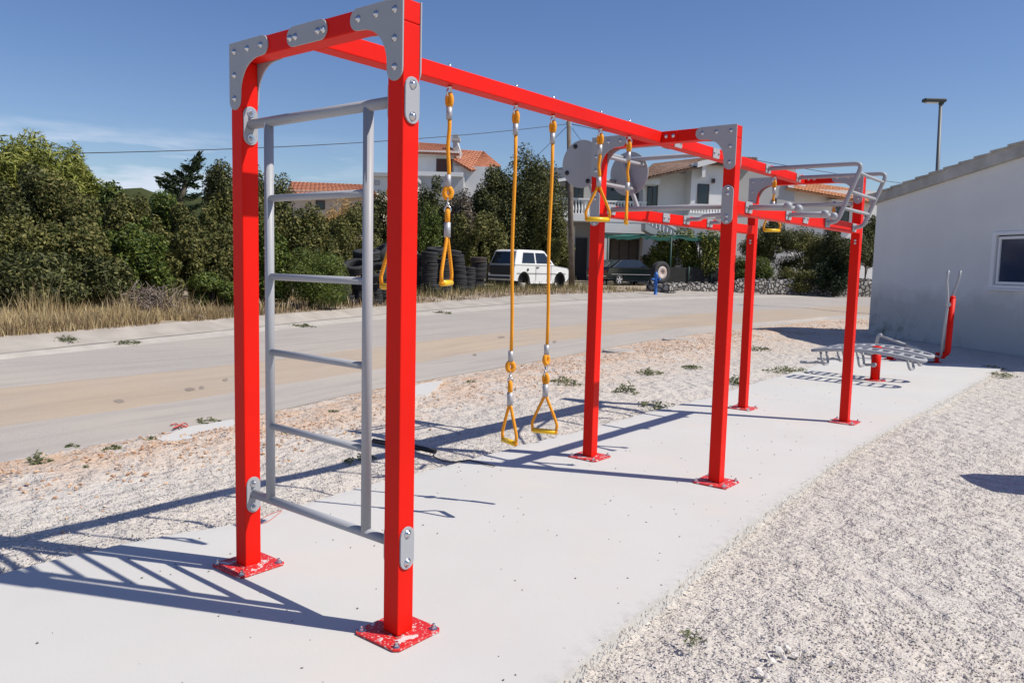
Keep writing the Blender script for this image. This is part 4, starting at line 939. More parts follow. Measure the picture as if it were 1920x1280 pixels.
mb = MB(); mb.mm((-1.62, -.6, .22), (-1.50, .6, .42)); mb.mm((-1.72, -.5, .36), (-1.60, .7, .44)); mb.build('bumper_bar', CTRIM, t)
mb = MB(); mb.prism([(.83, -.60, .885), (.83, .60, .885), (.31, .52, 1.36), (.31, -.52, 1.36)], (.010, 0, .006)); mb.build('windscreen', GLASS, t)
for x, y in ((-1.0, -.5), (-1.0, .5), (.9, -.5), (.9, .5)): mb = MB(); mb.box((x, y, .10), (.3, .25, .24)); mb.build('support_block', CONC, t, .02)

P1 = G(1150, 526); D1 = math.hypot(P1.x - CAM.x, P1.y - CAM.y); sc = D1 * 47 / FPX / 1.40
hd = CR.xy * .80 + Vector((CF.x, CF.y)).normalized() * .60; ang = math.atan2(hd.y, hd.x)
P1 = at(1128, 524, 43); P1.z = GH(P1.x, P1.y)
c1 = P1 + Vector((math.cos(ang), math.sin(ang), 0)) * 2.15 + Vector((-math.sin(ang), math.cos(ang), 0)) * .3; c1.z = GH(c1.x, c1.y)
low = [(-2.25, .36), (-2.28, .70), (-2.20, .95), (-1.2, .97), (1.0, .95), (1.9, .82), (2.2, .66), (2.22, .36)] + [p for p in arch(1.40, .31, .37, .22)] + [(.95, .22), (-.95, .22)] + [p for p in arch(-1.36, .31, .37, .22)] + [(-1.8, .32)]
gh = [(-1.95, .962), (-1.15, 1.40), (-.2, 1.43), (.25, 1.40), (1.08, .952)]
t, wy, zb, ztp = car('dark_car', 'dark green saloon car parked under the net canopy', c1, ang, 4.5, 1.74, BPAINT, low, gh, None, GLASS, CTRIM, scale=.98)
for sg in (-1, 1):
    side_pane(t, wy, [(-1.45, 1.0), (-.95, 1.0), (-.95, 1.33), (-1.08, 1.33)], GLASS, sg); side_pane(t, wy, [(-.88, 1.0), (-.10, 1.0), (-.10, 1.36), (-.88, 1.35)], GLASS, sg); side_pane(t, wy, [(-.02, 1.0), (.86, 1.0), (.22, 1.35), (-.02, 1.36)], GLASS, sg)
    mb = MB(); mb.mm((-2.0, sg * .872 - .006, .60), (2.0, sg * .872 + .006, .613)); mb.build('side_moulding', RIM, t)
    for cx in (-1.36, 1.40):
        mb = MB(); mb.lathe((cx, sg * .66, .30), [(.20, 0), (.29, 0), (.305, .03), (.305, .17), (.29, .20), (.21, .205), (.20, .19)], (0, sg, 0), 28); wh = mb.build('wheel', TYRE, t)
        mb = MB(); mb.lathe((cx, sg * .80, .30), [(.2, 0), (.205, .04), (.19, .055), (.185, .02)], (0, sg, 0), 24, closed=True); mb.lathe((cx, sg * .80, .30), [(0, .03), (.05, .03), (.045, .045), (0, .05)], (0, sg, 0), 12)
        for k in range(5): a = 2 * PI * k / 5 + .3; mb.box((cx + .115 * math.cos(a), sg * .855, .30 + .115 * math.sin(a)), (.16, .02, .045), Matrix.Rotation(-a, 3, 'Y'))
        mb.build('rim', RIM, wh)
mb = MB(); mb.prism([(-1.99, -.68, .985), (-1.99, .68, .985), (-1.20, .60, 1.375), (-1.20, -.60, 1.375)], (-.006, 0, .012)); mb.build('rear_window', mat('bright_glass', (.05, .06, .065), .05, spec=1.0), t)
mb = MB(); mb.mm((-2.30, -.75, .46), (-2.26, .75, .52)); mb.build('bumper_strip', RIM, t)
for sg in (-1, 1): mb = MB(); mb.mm((-2.285, sg * .68 - .14, .68), (-2.22, sg * .68 + .14, .84)); mb.build('tail_lamp', mat('red_lamp', (.10, .006, .006), .2), t)
mb = MB(); mb.prism([(1.11, -.68, .972), (1.11, .68, .972), (.32, .60, 1.38), (.32, -.60, 1.38)], (.006, 0, .012)); mb.build('windscreen', GLASS, t)

# ------------------------------------------------------------------ tyres
def tyre_mesh(name, R=.30, w=.19, mt=TYRE):
    mb = MB(); h = w / 2; pr = [(R * .60, -h * .82), (R * .66, -h), (R * .86, -h * 1.04), (R * .96, -h * .9), (R, -h * .62)]
    for k in range(5): z = -h * .62 + 1.24 * h * k / 4; pr += [(R, z - .004 if k else z), (R, z + .006)] + ([(R - .010, z + .009), (R - .010, z + .028)] if k < 4 else [])
    pr += [(R * .96, h * .9), (R * .86, h * 1.04), (R * .66, h), (R * .60, h * .82), (R * .57, h * .3), (R * .57, -h * .3)]
    mb.lathe((0, 0, 0), pr, (0, 0, 1), 30, closed=True, smooth=True); return mb.mesh(name, mt)
TM = tyre_mesh('tyre'); TMD = tyre_mesh('dusty_tyre', mt=TYRED)
ORD = ['bottom', 'second', 'third', 'fourth', 'fifth', 'sixth', 'seventh', 'eighth', 'ninth']
def tyre(P, rot, label, sc=1.0, me=None, group='old tyres stacked on the verge'):
    o = bpy.data.objects.new('tyre', me or TM); C.objects.link(o); o.location = P; o.rotation_euler = rot; o.scale = (sc,) * 3; tag(o, label, 'tyre', group); return o
def stack(px, py, n, desc, lean=(0, 0), wpx=31, topme=None, D=None):
    B = G(px, py) if D is None else at(px, py, D); B.z = GH(B.x, B.y); D_ = (B - CAM).dot(CF); R = wpx / 2 * D_ / FPX; sc = R / .30; h = .19 * sc * 1.02
    for k in range(n):
        f = k / max(1, n - 1); lv = CR * (lean[0] * f * D_ / FPX) + CF * (lean[1] * f)
        tyre((B.x + lv.x + rnd.uniform(-.03, .03), B.y + lv.y + rnd.uniform(-.03, .03), B.z + h * (k + .5)), (rnd.uniform(-.05, .05), rnd.uniform(-.05, .05) , rnd.uniform(0, 6)), ('top' if k == n - 1 else ORD[k]) + (' black tyre' if k == n - 1 else ' black tyre up' if k else ' black tyre') + ' in the ' + desc, sc * rnd.uniform(.96, 1.04), topme if k == n - 1 else None)
    return B, sc, h, n
s1 = stack(806, 553, 8, 'straight stack beside nearest red post', (-1, 0), 31)
stack(790, 551, 8, 'stack mostly hidden behind nearest red post', (0, 0), 28, D=math.hypot(s1[0].x - CAM.x, s1[0].y - CAM.y) + .9)
stack(830, 547, 7, 'shadowed stack directly behind hanging yellow handle', (2, 0), 29, D=math.hypot(s1[0].x - CAM.x, s1[0].y - CAM.y) + 1.2)
s2 = stack(862, 548, 7, 'left-leaning stack right of yellow handle', (-9, 0), 31)
stack(893, 543, 6, 'brown-topped stack beside white car', (4, 0), 31, TMD)
stack(877, 541, 5, 'short stack left of brown-topped one', (0, .2), 28, D=math.hypot(s2[0].x - CAM.x, s2[0].y - CAM.y) + 1.0)
for px, lab in ((815, 'left'), (845, 'right')):
    P = s1[0].lerp(s2[0], (px - 806) / 56) + Vector((0, 0, s1[2] * 8.35 if px < 830 else s1[2] * 8.15)) + CF * .15
    tyre(P, (.12 * (1 if px < 830 else -.5), .1, 0), 'big tyre lying flat across the tops of the stacks, the %s of two' % lab, s1[1] * 1.22)
sL = stack(655, 571, 5, 'left-leaning stack ending the heap', (-20, 0), 27)
B, sc, h, n = sL
tp = B + CR * (-24 * (B - CAM).dot(CF) / FPX) + Vector((0, 0, h * 5.7)); tyre(tp, (.34, -.30, 0), 'tilted tyre perched on the leaning stack at the left end', sc * 1.15)
tyre(B + CR * (-6 * (B - CAM).dot(CF) / FPX) + Vector((0, 0, h * 6.9)) + CF * .4, (.30, .2, 0), 'highest tyre at the left end, tilted behind the perched one', sc * 1.05)
dl = math.hypot(B.x - CAM.x, B.y - CAM.y)
stack(672, 566, 5, 'stack behind right ladder rail', (0, 0), 28, D=dl + .6); stack(703, 562, 4, 'short stack left of nearest red post', (0, 0), 29, D=dl + .5); stack(722, 560, 6, 'stack hidden by nearest red post left half', (0, 0), 30, D=dl + 1.4); stack(690, 560, 6, 'back row stack between ladder and post', (0, 0), 29, D=dl + 1.8); stack(752, 556, 7, 'stack behind middle of nearest red post', (0, 0), 30, D=dl + 2)
q = at(705, 510, dl + .3); tyre(q, (.55, .35, 0), 'tyre tipped open towards the road on the short stack', 1.05); q = at(668, 500, dl + .3); tyre(q, (.35, .25, 0), 'tyre slumped between ladder rail and leaning stack', 1.1)
q = at(688, 478, dl + .8); tyre(q, (.12, .1, 0), 'flat tyre on top of the heap left of the red post', 1.2); q = at(712, 476, dl + 1.0); tyre(q, (.7, -.3, 0), 'tyre tipped steeply at the top of the heap beside the red post', 1.1)
# truck wheel on its stone
P = at(1240, 541, 38.2); P.z = GH(P.x, P.y)
st = thing('stone_block', 'rough stone block under the upright truck tyre', 'stone', P); mb = MB(); mb.box((0, 0, .18), (1.25, .8, .42)); mb.build('block', STONE, st, .07)
cpos = at(1238, 511, 38.2); tw = thing('truck_tyre', 'large black truck tyre standing upright on a stone block', 'tyre', cpos, math.atan2(CR.y, CR.x) + math.radians(35))
mb = MB(); R = .54; pr = [(.30, -.14), (.36, -.17), (.47, -.17), (.53, -.13), (R, -.08), (R, -.03), (R - .015, -.02), (R - .015, .02), (R, .03), (R, .08), (.53, .13), (.47, .17), (.36, .17), (.30, .14), (.28, 0)]
mb.lathe((0, 0, 0), pr, (0, 1, 0), 40, closed=True); mb.build('tread', TYRE, tw); mb = MB(); mb.lathe((0, -.13, 0), [(0, .06), (.12, .06), (.14, 0), (.22, .02), (.30, -.02), (.31, .03), (.22, .07), (0, .10)], (0, 1, 0), 32); mb.build('rim', mat('rusty_white_rim', (.55, .50, .47), .7, col2=(.36, .24, .2), vscale=5), tw)
# hydrant
P = at(1229, 547, 36.0); P.z = GH(P.x, P.y); D_ = (P - CAM).dot(CF); k = 45 * D_ / FPX
hy = thing('fire_hydrant', 'blue fire hydrant at the far road edge', 'fire hydrant', P); BLUE = mat('blue_paint', (.02, .12, .42), .45, var=.1, vscale=8)
mb = MB(); mb.lathe((0, 0, -.05), [(.10, 0), (.10, .06), (.075, .08), (.075, k * .45), (.10, k * .46), (.10, k * .51), (.085, k * .53), (.085, k * .80), (.10, k * .82), (.09, k * .9), (.05, k * .97), (.0, k)], (0, 0, 1), 18); mb.build('barrel', BLUE, hy)
for a in (.2, 2.2, 4.2): mb = MB(); mb.lathe((0, 0, k * .66), [(.05, .06), (.05, .15), (.065, .15), (.065, .2), (.03, .22), (0, .22)], (math.cos(a), math.sin(a), -.15), 12); mb.build('outlet', BLUE, hy)
mb = MB(); mb.lathe((0, 0, k - .06), [(.025, 0), (.025, .06), (0, .06)], (0, 0, 1), 5, smooth=False); mb.build('valve_nut', BLUE, hy)
# ------------------------------------------------------------------ poles, lamp, wires
WOOD = mat('pole_wood', (0.10, 0.075, 0.055), .9, col2=(0.20, 0.155, 0.12), vscale=3, bump=.4, bscale=12)
WIRE = mat('wire', (.02, .02, .022), .6)
P = G(1073, 539); Dp = math.hypot(P.x - CAM.x, P.y - CAM.y); T = at(1066, 227, Dp)
up = thing('utility_pole', 'weathered wooden utility pole with wires beside the white car', 'utility pole', P)
mb = MB(); q = T - P; mb.tube([(0, 0, -.3), q * .5, q], [.15, .125, .095], 14); mb.build('shaft', WOOD, up)
mb = MB(); mb.tube([q * .10 + CR * .10, q * .24 + CR * .09], .035, 6); mb.build('yellow_band', mat('yellow_mark', (.45, .33, .04), .8), up)
for a, dz in ((.12, -.12), (-.12, -.12), (.10, -.32)):
    mb = MB(); mb.tube([q + CR * a * .6 + Vector((0, 0, dz)), q + CR * a + Vector((0, 0, dz)), q + CR * a + Vector((0, 0, dz + .10))], .012, 6); mb.ball(q + CR * a + Vector((0, 0, dz + .12)), .035, 8, 6); mb.build('insulator', HWHITE, up)
def wire(label, A, B, sag, r=.012):
    A = Vector(A); B = Vector(B); pts = [A.lerp(B, k / 30) - Vector((0, 0, sag * 4 * (k / 30) * (1 - k / 30))) for k in range(31)]
    o = A; mb = MB(); mb.tube([p - o for p in pts], r, 6); ob = mb.build('overhead_wire', WIRE); ob.location = o; tag(ob, label, 'wire')
A = at(1062, 233, Dp); wire('long overhead wire sagging from the utility pole towards the upper left', A, at(-260, 291, 26), .35, .014)
wire('overhead wire running right from the utility pole behind the red frame', at(1072, 233, Dp), at(1760, 352, 70), .25, .018)
wire('thin stay wire slanting down left from the utility pole to the slate roof', at(1062, 238, Dp), at(985, 313, 44), .02)
wire('thin wire slanting down right from the utility pole behind the grey drum', at(1072, 240, Dp), at(1110, 290, 44), .02)
an = at(986, 332, 46); am = thing('roof_antenna', 'television antenna standing above the slate roof', 'antenna', an); mb = MB(); mb.tube([(0, 0, -.2), (0, 0, 1.3)], .03, 6); mb.build('mast', WIRE, am)
mb = MB(); mb.tube([CR * -.35 + Vector((0, 0, 1.2)), CR * .35 + Vector((0, 0, 1.25))], .016, 6)
for k in range(5): mb.tube([CR * (-.3 + .15 * k) + Vector((0, 0, 1.05)), CR * (-.3 + .15 * k) + Vector((0, 0, 1.4))], .012, 5)
mb.build('aerial_rods', WIRE, am)
Pl = at(1758, 420, 33); Pl.z = 0; Tl = at(1764, 190, 33)
lm = thing('street_lamp', 'tall slim street lamp with flat dark head behind the white building', 'street lamp', Pl); DG = mat('lamp_green', (.03, .038, .036), .5); DGP = mat('lamp_pole_paint', (.13, .14, .145), .5)
q = Tl - Pl; mb = MB(); mb.tube([(0, 0, 0), q - Vector((0, 0, .02))], [.10, .055], 12); mb.build('pole', DGP, lm)
RZ = Matrix.Rotation(math.atan2(CR.y, CR.x), 3, 'Z')
mb = MB(); mb.box(q - CR * .24 + Vector((0, 0, .02)), (.80, .28, .13), RZ); mb.box(q + CR * .02 + Vector((0, 0, -.04)), (.16, .16, .2), RZ); ho = mb.build('lamp_head', DG, lm, .045, 3)
mb = MB(); mb.box(q - CR * .32 + Vector((0, 0, -.05)), (.46, .18, .04), Matrix.Rotation(math.atan2(CR.y, CR.x), 3, 'Z')); mb.build('lamp_glass', mat('lamp_lens', (.5, .5, .48), .2), lm, .01)

# ------------------------------------------------------------------ vegetation
def pal(*c): return list(c)
LEAF = {
 'olive': mat('leaf_olive', (.05, .06, .02), .6, isl=pal((0.0371, 0.0423, 0.0115), (0.0844, 0.0907, 0.0207), (0.1350, 0.1361, 0.0344), (0.2110, 0.1891, 0.0574)), trans=0.13, spec=.3),
 'brown': mat('leaf_brown', (.05, .04, .02), .7, isl=pal((0.0365, 0.0481, 0.0139), (0.0853, 0.1026, 0.0277), (0.1403, 0.1283, 0.0415), (0.1828, 0.1603, 0.0578)), trans=0.11, spec=.2),
 'green': mat('leaf_green', (.03, .07, .02), .55, isl=pal((0.0293, 0.0454, 0.0097), (0.0670, 0.1058, 0.0170), (0.1152, 0.1512, 0.0267), (0.1779, 0.1966, 0.0365)), trans=0.15, spec=.3),
 'pine': mat('leaf_pine', (.1, .14, .03), .6, isl=pal((0.0891, 0.1134, 0.0219), (0.1782, 0.2056, 0.0365), (0.2673, 0.2835, 0.0608), (0.3564, 0.3544, 0.0912)), trans=0.18, spec=.3),
 'dark': mat('leaf_dark', (.03, .04, .015), .6, isl=pal((0.0219, 0.0287, 0.0095), (0.0510, 0.0607, 0.0175), (0.0911, 0.0979, 0.0284), (0.1732, 0.1654, 0.0567)), trans=0.11, spec=.3),
 'conifer': mat('leaf_conifer', (.015, .03, .012), .6, isl=pal((.0108, .0203, .0095), (.0216, .0378, .0149), (.0405, .0607, .0216)), trans=0.06, spec=.2),
 'purple': mat('leaf_purple', (.07, .05, .04), .6, isl=pal((.0473, .0378, .0297), (.1013, .0783, .0567), (.1620, .1283, .0945), (.2295, .1890, .1485)), trans=0.09, spec=.3),
 'gold': mat('leaf_gold', (.3, .2, .08), .8, isl=pal((.2700, .1688, .0607), (.4590, .2970, .1148), (.5940, .4050, .1755)), trans=0.12, spec=.1),
 'vine': mat('leaf_vine', (.1, .14, .03), .6, isl=pal((0.0297, 0.0540, 0.0121), (0.0817, 0.1148, 0.0219), (0.1930, 0.2093, 0.0365), (0.3267, 0.2970, 0.0608)), trans=0.18, spec=.3),
}
BARK = mat('bark', (.07, .055, .042), .9, col2=(.14, .115, .09), vscale=5, bump=.5, bscale=15)
def foliage(seed, rx, ry, rz, n, leaf, k=26, clump=.30, asp=.5, shell=.5, flat=.0):
    r = np.random.RandomState(seed); cs = []
    while len(cs) < k:
        d = r.normal(size=3); d /= np.linalg.norm(d)
        if d[2] < -.75: continue
        q = d * (shell + (1 - shell) * r.rand() ** .6) * (.56 + .50 * r.rand()); cs.append(q)
    cs = np.array(cs); cw = .42 + r.rand(k) * 1.15; pr = cw ** 2 / (cw ** 2).sum(); ci = r.choice(k, n, p=pr)
    dd = r.normal(size=(n, 3)); dd /= np.linalg.norm(dd, axis=1)[:, None]; rad = r.rand(n, 1) ** .45
    P = (cs[ci] + dd * rad * (clump * cw[ci])[:, None]) * np.array([rx, ry, rz])
    ext = np.quantile(np.abs(P) / np.array([rx, ry, rz]), .996, axis=0); P = P / np.maximum(ext, .6); cs = cs / np.maximum(ext, .6); keep = P[:, 2] > -rz * 1.0; P = P[keep]; dd = dd[keep]; n = len(P)
    nr = dd * .6 + r.normal(size=(n, 3)) * .6 + np.array([0, 0, .35]); nr /= np.linalg.norm(nr, axis=1)[:, None]
    t = r.normal(size=(n, 3)); t -= nr * (t * nr).sum(1)[:, None]; t /= np.linalg.norm(t, axis=1)[:, None]; b = np.cross(nr, t)
    s = leaf * (.6 + .8 * r.rand(n, 1)); V = np.stack([P - t * s, P - b * s * asp, P + t * s, P + b * s * asp], 1).reshape(-1, 3)
    me = bpy.data.meshes.new('crown'); me.vertices.add(4 * n); me.vertices.foreach_set('co', V.astype('f').ravel()); me.loops.add(4 * n); me.loops.foreach_set('vertex_index', np.arange(4 * n, dtype='i')); me.polygons.add(n); me.polygons.foreach_set('loop_start', np.arange(0, 4 * n, 4, dtype='i'))
    try: me.polygons.foreach_set('loop_total', np.full(n, 4, 'i'))
    except Exception: pass
    me.update(calc_edges=True); me.validate(); return me, cs * np.array([rx, ry, rz])
vseed = [100]
def plant(name, label, px, ytop, ybase, wpx, D, kind, n, leaf, cat='shrub', asp=.5, k=26, clump=.32, trunk=.0, group=None, dep=1.0, shell=.5):
    vseed[0] += 1; base = at(px, ybase, D); base.z = GH(base.x, base.y) if D < 70 else base.z; top = at(px, ytop, D).z; h = max(.3, top - base.z); Dd = (base - CAM).dot(CF); rx = wpx / 2 * Dd / FPX; t0 = trunk * h
    rz_ = (h - t0) / 2 * 1.0; me, cs = foliage(vseed[0], rx, rx * dep, rz_, n, leaf, k, clump, asp, shell); me.materials.append(LEAF[kind])
    t = thing(name, label, cat, base, rnd.uniform(0, 6) if dep == 1.0 else math.atan2(CR.y, CR.x), group); o = bpy.data.objects.new('crown', me); C.objects.link(o); o.parent = t; o.location = (0, 0, t0 + rz_ * .97)
    mb = MB(); tr = max(.03, rx * .06); mb.tube([(0, 0, -.1), (rx * .04, 0, t0 + rz_ * .5), (0, rx * .05, t0 + rz_ * 1.2)], [tr, tr * .75, tr * .3], 8)
    for c in cs[:9]:
        e = Vector((c[0], c[1], c[2] + t0 + rz_ * .97)); s_ = Vector((0, 0, t0 + rz_ * rnd.uniform(.1, .5))); mb.tube([s_, s_.lerp(e, .5) + Vector((0, 0, .1 * rz_)), e], [tr * .5, tr * .32, tr * .12], 6)
    mb.build('trunk', BARK, t); return t
# the thicket on the left of the road
plant('pine_tree', 'pale green feathery pine rising above the thicket at the far left', 70, 262, 560, 190, 25, 'pine', 34000, .11, 'tree', .16, 50, .26, .15, shell=.3)
plant('pine_tree', 'second pale pine with gaps of sky, right of the taller one', 165, 285, 560, 110, 25.5, 'pine', 15000, .10, 'tree', .16, 34, .26, .2, shell=.3)
L3 = [(-70, 300, 210, 20, 'olive', 12000), (30, 325, 190, 18.5, 'dark', 12000), (130, 352, 150, 18, 'brown', 10000), (205, 345, 110, 21, 'green', 8000), (245, 385, 130, 19, 'olive', 9000), (310, 378, 140, 20, 'green', 9000), (425, 322, 90, 29, 'dark', 9000), (365, 395, 120, 19, 'brown', 9000), (505, 322, 130, 26, 'dark', 10000), (440, 372, 130, 20, 'olive', 9000), (545, 385, 150, 22, 'olive', 9000), (20, 405, 210, 15, 'olive', 12000), (150, 415, 160, 15, 'brown', 11000), (255, 425, 130, 16, 'green', 9000), (330, 428, 130, 16.5, 'olive', 9000), (420, 430, 120, 17.2, 'brown', 8000), (490, 420, 110, 18.5, 'green', 8000), (650, 405, 130, 27, 'olive', 7000), (708, 372, 90, 30, 'dark', 6000), (600, 430, 120, 22, 'brown', 7000)]
LB = ['broad olive green bush at the far left edge of the thicket', 'tall dark bush in front of the pale pine', 'brownish bush below the second pale pine', 'fresh green bush right of the pines at the skyline', 'olive bush under the skyline dip', 'green bush beneath the leaning conifer', 'dark bush at the skyline beside the left red post', 'browning bush left of the red post, mid height', 'tall dark bush at the skyline behind the ladder', 'olive bush behind the left red post', 'olive bush filling the left half of the ladder view', 'large front olive bush at the far left behind the dry grass', 'front bush with rust brown leaves above the tall straw', 'front bright green bush near the twig pile', 'front olive bush above the twig pile', 'front brownish bush beside the left red post', 'front green bush behind the left ladder rail', 'olive scrub below the red tiled roof', 'dark scrub between ladder and nearest red post', 'brownish scrub under the golden grass on the slope']
for (px, yt, wp, D, kd, n), lb in zip(L3, LB): plant('bush', lb, px, yt - 5 + rnd.uniform(-12, 12), 575, wp, D + (1.6 if D < 15.8 else .8 if D < 17.5 else 0), kd, int(n * 2.6), .026 + .0007 * D, 'bush', .5, 38, .25)
plant('bush', 'low rounded deep green bush behind the ladder beside the tyre heap', 585, 468, 575, 130, 18.2, 'green', 22000, .035, 'bush', .22, 30, .34)
plant('bush', 'low dark green bush at the foot of the left red post', 400, 512, 592, 100, 16.6, 'green', 12000, .034, 'bush', .4)
plant('bush', 'shadowy low bush behind the straw at the far left', 60, 470, 590, 190, 15.2, 'dark', 14000, .036, 'bush', .5)
plant('bush', 'shadowy low bush behind the straw left of the twig pile', 190, 480, 590, 130, 15.6, 'dark', 12000, .036, 'bush', .5)
plant('dry_bush', 'golden dry bush on the slope below the red roof', 655, 372, 470, 90, 31, 'gold', 6000, .10, 'bush', .12); plant('dry_bush', 'smaller golden dry bush left on the slope behind the ladder', 600, 392, 470, 70, 30, 'gold', 4000, .10, 'bush', .12)
# leaning conifer
vseed[0] += 1; base = at(335, 520, 27); base.z = GH(base.x, base.y); cf = thing('conifer', 'dark conifer with a tip leaning right above the thicket', 'tree', base)
def cp(px, py): return at(px, py, 27) - base
mb = MB(); mb.tube([(0, 0, -.2), cp(330, 400), cp(350, 340), cp(372, 292)], [.16, .12, .07, .02], 8); mb.build('trunk', BARK, cf)
Vs = []; Fs = []; rr = np.random.RandomState(5)
br = [((330, 385), (290, 372)), ((335, 370), (296, 340)), ((340, 352), (294, 332)), ((345, 345), (310, 325)), ((352, 335), (378, 332)), ((350, 345), (372, 350)), ((356, 322), (376, 312)), ((356, 318), (344, 312)), ((362, 305), (380, 298)), ((350, 340), (376, 286)), ((340, 372), (376, 365)), ((335, 360), (320, 352)), ((350, 338), (330, 320)), ((340, 395), (375, 385)), ((335, 400), (300, 395)), ((325, 420), (360, 400)), ((320, 420), (310, 390))]
for a, b in br:
    A = np.array(cp(*a)); B = np.array(cp(*b)); ln = np.linalg.norm(B - A)
    for _ in range(int(480 * max(.5, ln))):
        t = rr.rand(); c = A + (B - A) * t + rr.normal(size=3) * (.06 * (1.1 - t) + .022) * np.array([1, 1.3, .75]); d = (B - A) / ln + rr.normal(size=3) * .55; d /= np.linalg.norm(d); s = .055 * (.6 + rr.rand()); w_ = np.cross(d, rr.normal(size=3)); w_ /= np.linalg.norm(w_); o_ = len(Vs); Vs += [c - d * s, c + w_ * s * .3, c + d * s, c - w_ * s * .3]; Fs.append((o_, o_ + 1, o_ + 2, o_ + 3))
mb = MB(); mb.add(Vs, Fs); mb.build('crown', LEAF['conifer'], cf)
# trees beyond the wreck
plant('tree', 'big dense dark evergreen tree behind the white wrecked car', 972, 292, 532, 184, 40.5, 'dark', 60000, .062, 'tree', .5, 80, .27, .02, shell=.62)
plant('tree', 'rounded dark evergreen at the left shoulder of the big one', 915, 318, 535, 110, 39.5, 'dark', 22000, .062, 'tree', .5, 44, .28, .02, shell=.6)
plant('tree', 'dark round shrub tree left of the big evergreen', 812, 338, 540, 100, 38, 'dark', 20000, 0.059, 'tree', .5, 30, .3)
plant('bush', 'purple brown bush between the hanging rope and big evergreen', 856, 362, 540, 86, 36.5, 'purple', 16000, 0.059, 'bush', .5)
plant('bush', 'olive bush above the tyre stacks', 890, 398, 540, 110, 36, 'olive', 18000, 0.059, 'bush', .5)
plant('bush', 'bright green bush right beside the nearest red post above the tyres', 797, 384, 545, 60, 33.5, 'green', 10000, 0.059, 'bush', .3)
plant('bush', 'olive bush on the right flank of the big evergreen', 1024, 372, 532, 84, 39, 'olive', 18000, 0.059, 'bush', .5)
plant('bush', 'low olive bush between white car and utility pole', 1040, 450, 536, 70, 39.5, 'olive', 12000, 0.053, 'bush', .5); plant('bush', 'dark bush behind the windows of the white car', 960, 440, 536, 130, 39, 'dark', 14000, 0.053, 'bush', .5)
# right hand garden trees
plant('olive_tree', 'olive tree with thin trunk beside the middle red posts', 1440, 412, 530, 120, 46, 'dark', 18000, 0.066, 'tree', .35, 30, .3, .32); plant('olive_tree', 'olive tree in the middle behind the far side beam', 1512, 428, 530, 110, 47, 'olive', 16000, 0.066, 'tree', .35, 30, .3, .25)
plant('olive_tree', 'darker olive tree left of the farthest red post', 1572, 425, 530, 100, 46, 'dark', 18000, 0.066, 'tree', .35, 30, .3, .15); plant('tree', 'dark tree right of the farthest red post against the white wall', 1622, 405, 535, 60, 50, 'dark', 12000, 0.073, 'tree', .4, 30, .3, .2)
plant('bush', 'dense dark bush over the stone wall near the farthest red post', 1565, 470, 532, 100, 45.5, 'conifer', 14000, 0.059, 'bush', .4); plant('bush', 'low green bush on top of the stone wall', 1490, 503, 530, 80, 45, 'olive', 10000, 0.053, 'bush', .4); plant('bush', 'dark green bush behind the third red post', 1410, 480, 532, 80, 44.5, 'green', 12000, 0.059, 'bush', .4)
plant('climbing_vine', 'yellow green vine climbing by the stairs at the canopy', 1308, 428, 520, 90, 48, 'vine', 14000, 0.066, 'vine', .6, 26, .34); plant('climbing_vine', 'darker vine hanging under the green net', 1240, 436, 525, 60, 47.6, 'vine', 8000, 0.059, 'vine', .6); plant('bush', 'dark shrub beside the parked dark car', 1225, 478, 528, 60, 48, 'dark', 8000, 0.059, 'bush', .5)
# far wooded ridge
vs = []; fs = []; A0 = -300
for i in range(60):
    px = -500 + i * 45; yt = 352 + 14 * MN.noise(Vector((i * .35, 0, 0))) + (18 if px > 300 else 0) + (60 if px > 700 else 0); a = at(px, yt, 230); b = at(px, 470, 200); b.z = -2; c_ = at(px, yt + 6, 290); c_.z = a.z - 2; vs += [b, a, c_]
for i in range(59): q = i * 3; fs += [(q, q + 3, q + 4, q + 1), (q + 1, q + 4, q + 5, q + 2)]
mb = MB(); mb.add(vs, fs, 0, True); tag(mb.build('hills', mat('wooded_hill', (.03, .04, .02), .95, col2=(.07, .08, .035), vscale=.12, bump=1, bscale=.3, spec=.0)), kind='structure')
# dry grass, weeds, twig pile
STRAW = mat('straw', (.4, .3, .15), .8, isl=pal((.26, .18, .08), (.46, .34, .17), (.60, .47, .26), (.68, .57, .34), (.36, .25, .13)), trans=.25, spec=.1)
def blades(name, pts, mt, hmin, hmax, w):
    V = []; Fc = []
    for x, y, z in pts:
        h = rnd.uniform(hmin, hmax) * (1.5 if rnd.random() < .12 else 1); a = rnd.uniform(0, 2 * PI); b = rnd.uniform(0, 2 * PI); ln = h * rnd.uniform(.05, .5); ww = w * rnd.uniform(.6, 1.3); o_ = len(V); dx, dy = math.cos(a) * ww, math.sin(a) * ww; ex_, ey_ = math.cos(b) * ln, math.sin(b) * ln
        V += [(x - dx, y - dy, z), (x + dx, y + dy, z), (x + ex_ * .4 + dx * .7, y + ey_ * .4 + dy * .7, z + h * .6), (x + ex_ * .4 - dx * .7, y + ey_ * .4 - dy * .7, z + h * .6), (x + ex_, y + ey_, z + h)]; Fc += [(o_, o_ + 1, o_ + 2, o_ + 3), (o_ + 3, o_ + 2, o_ + 4)]
    mb = MB(); mb.add(V, Fc); return tag(mb.build(name, mt), kind='stuff')
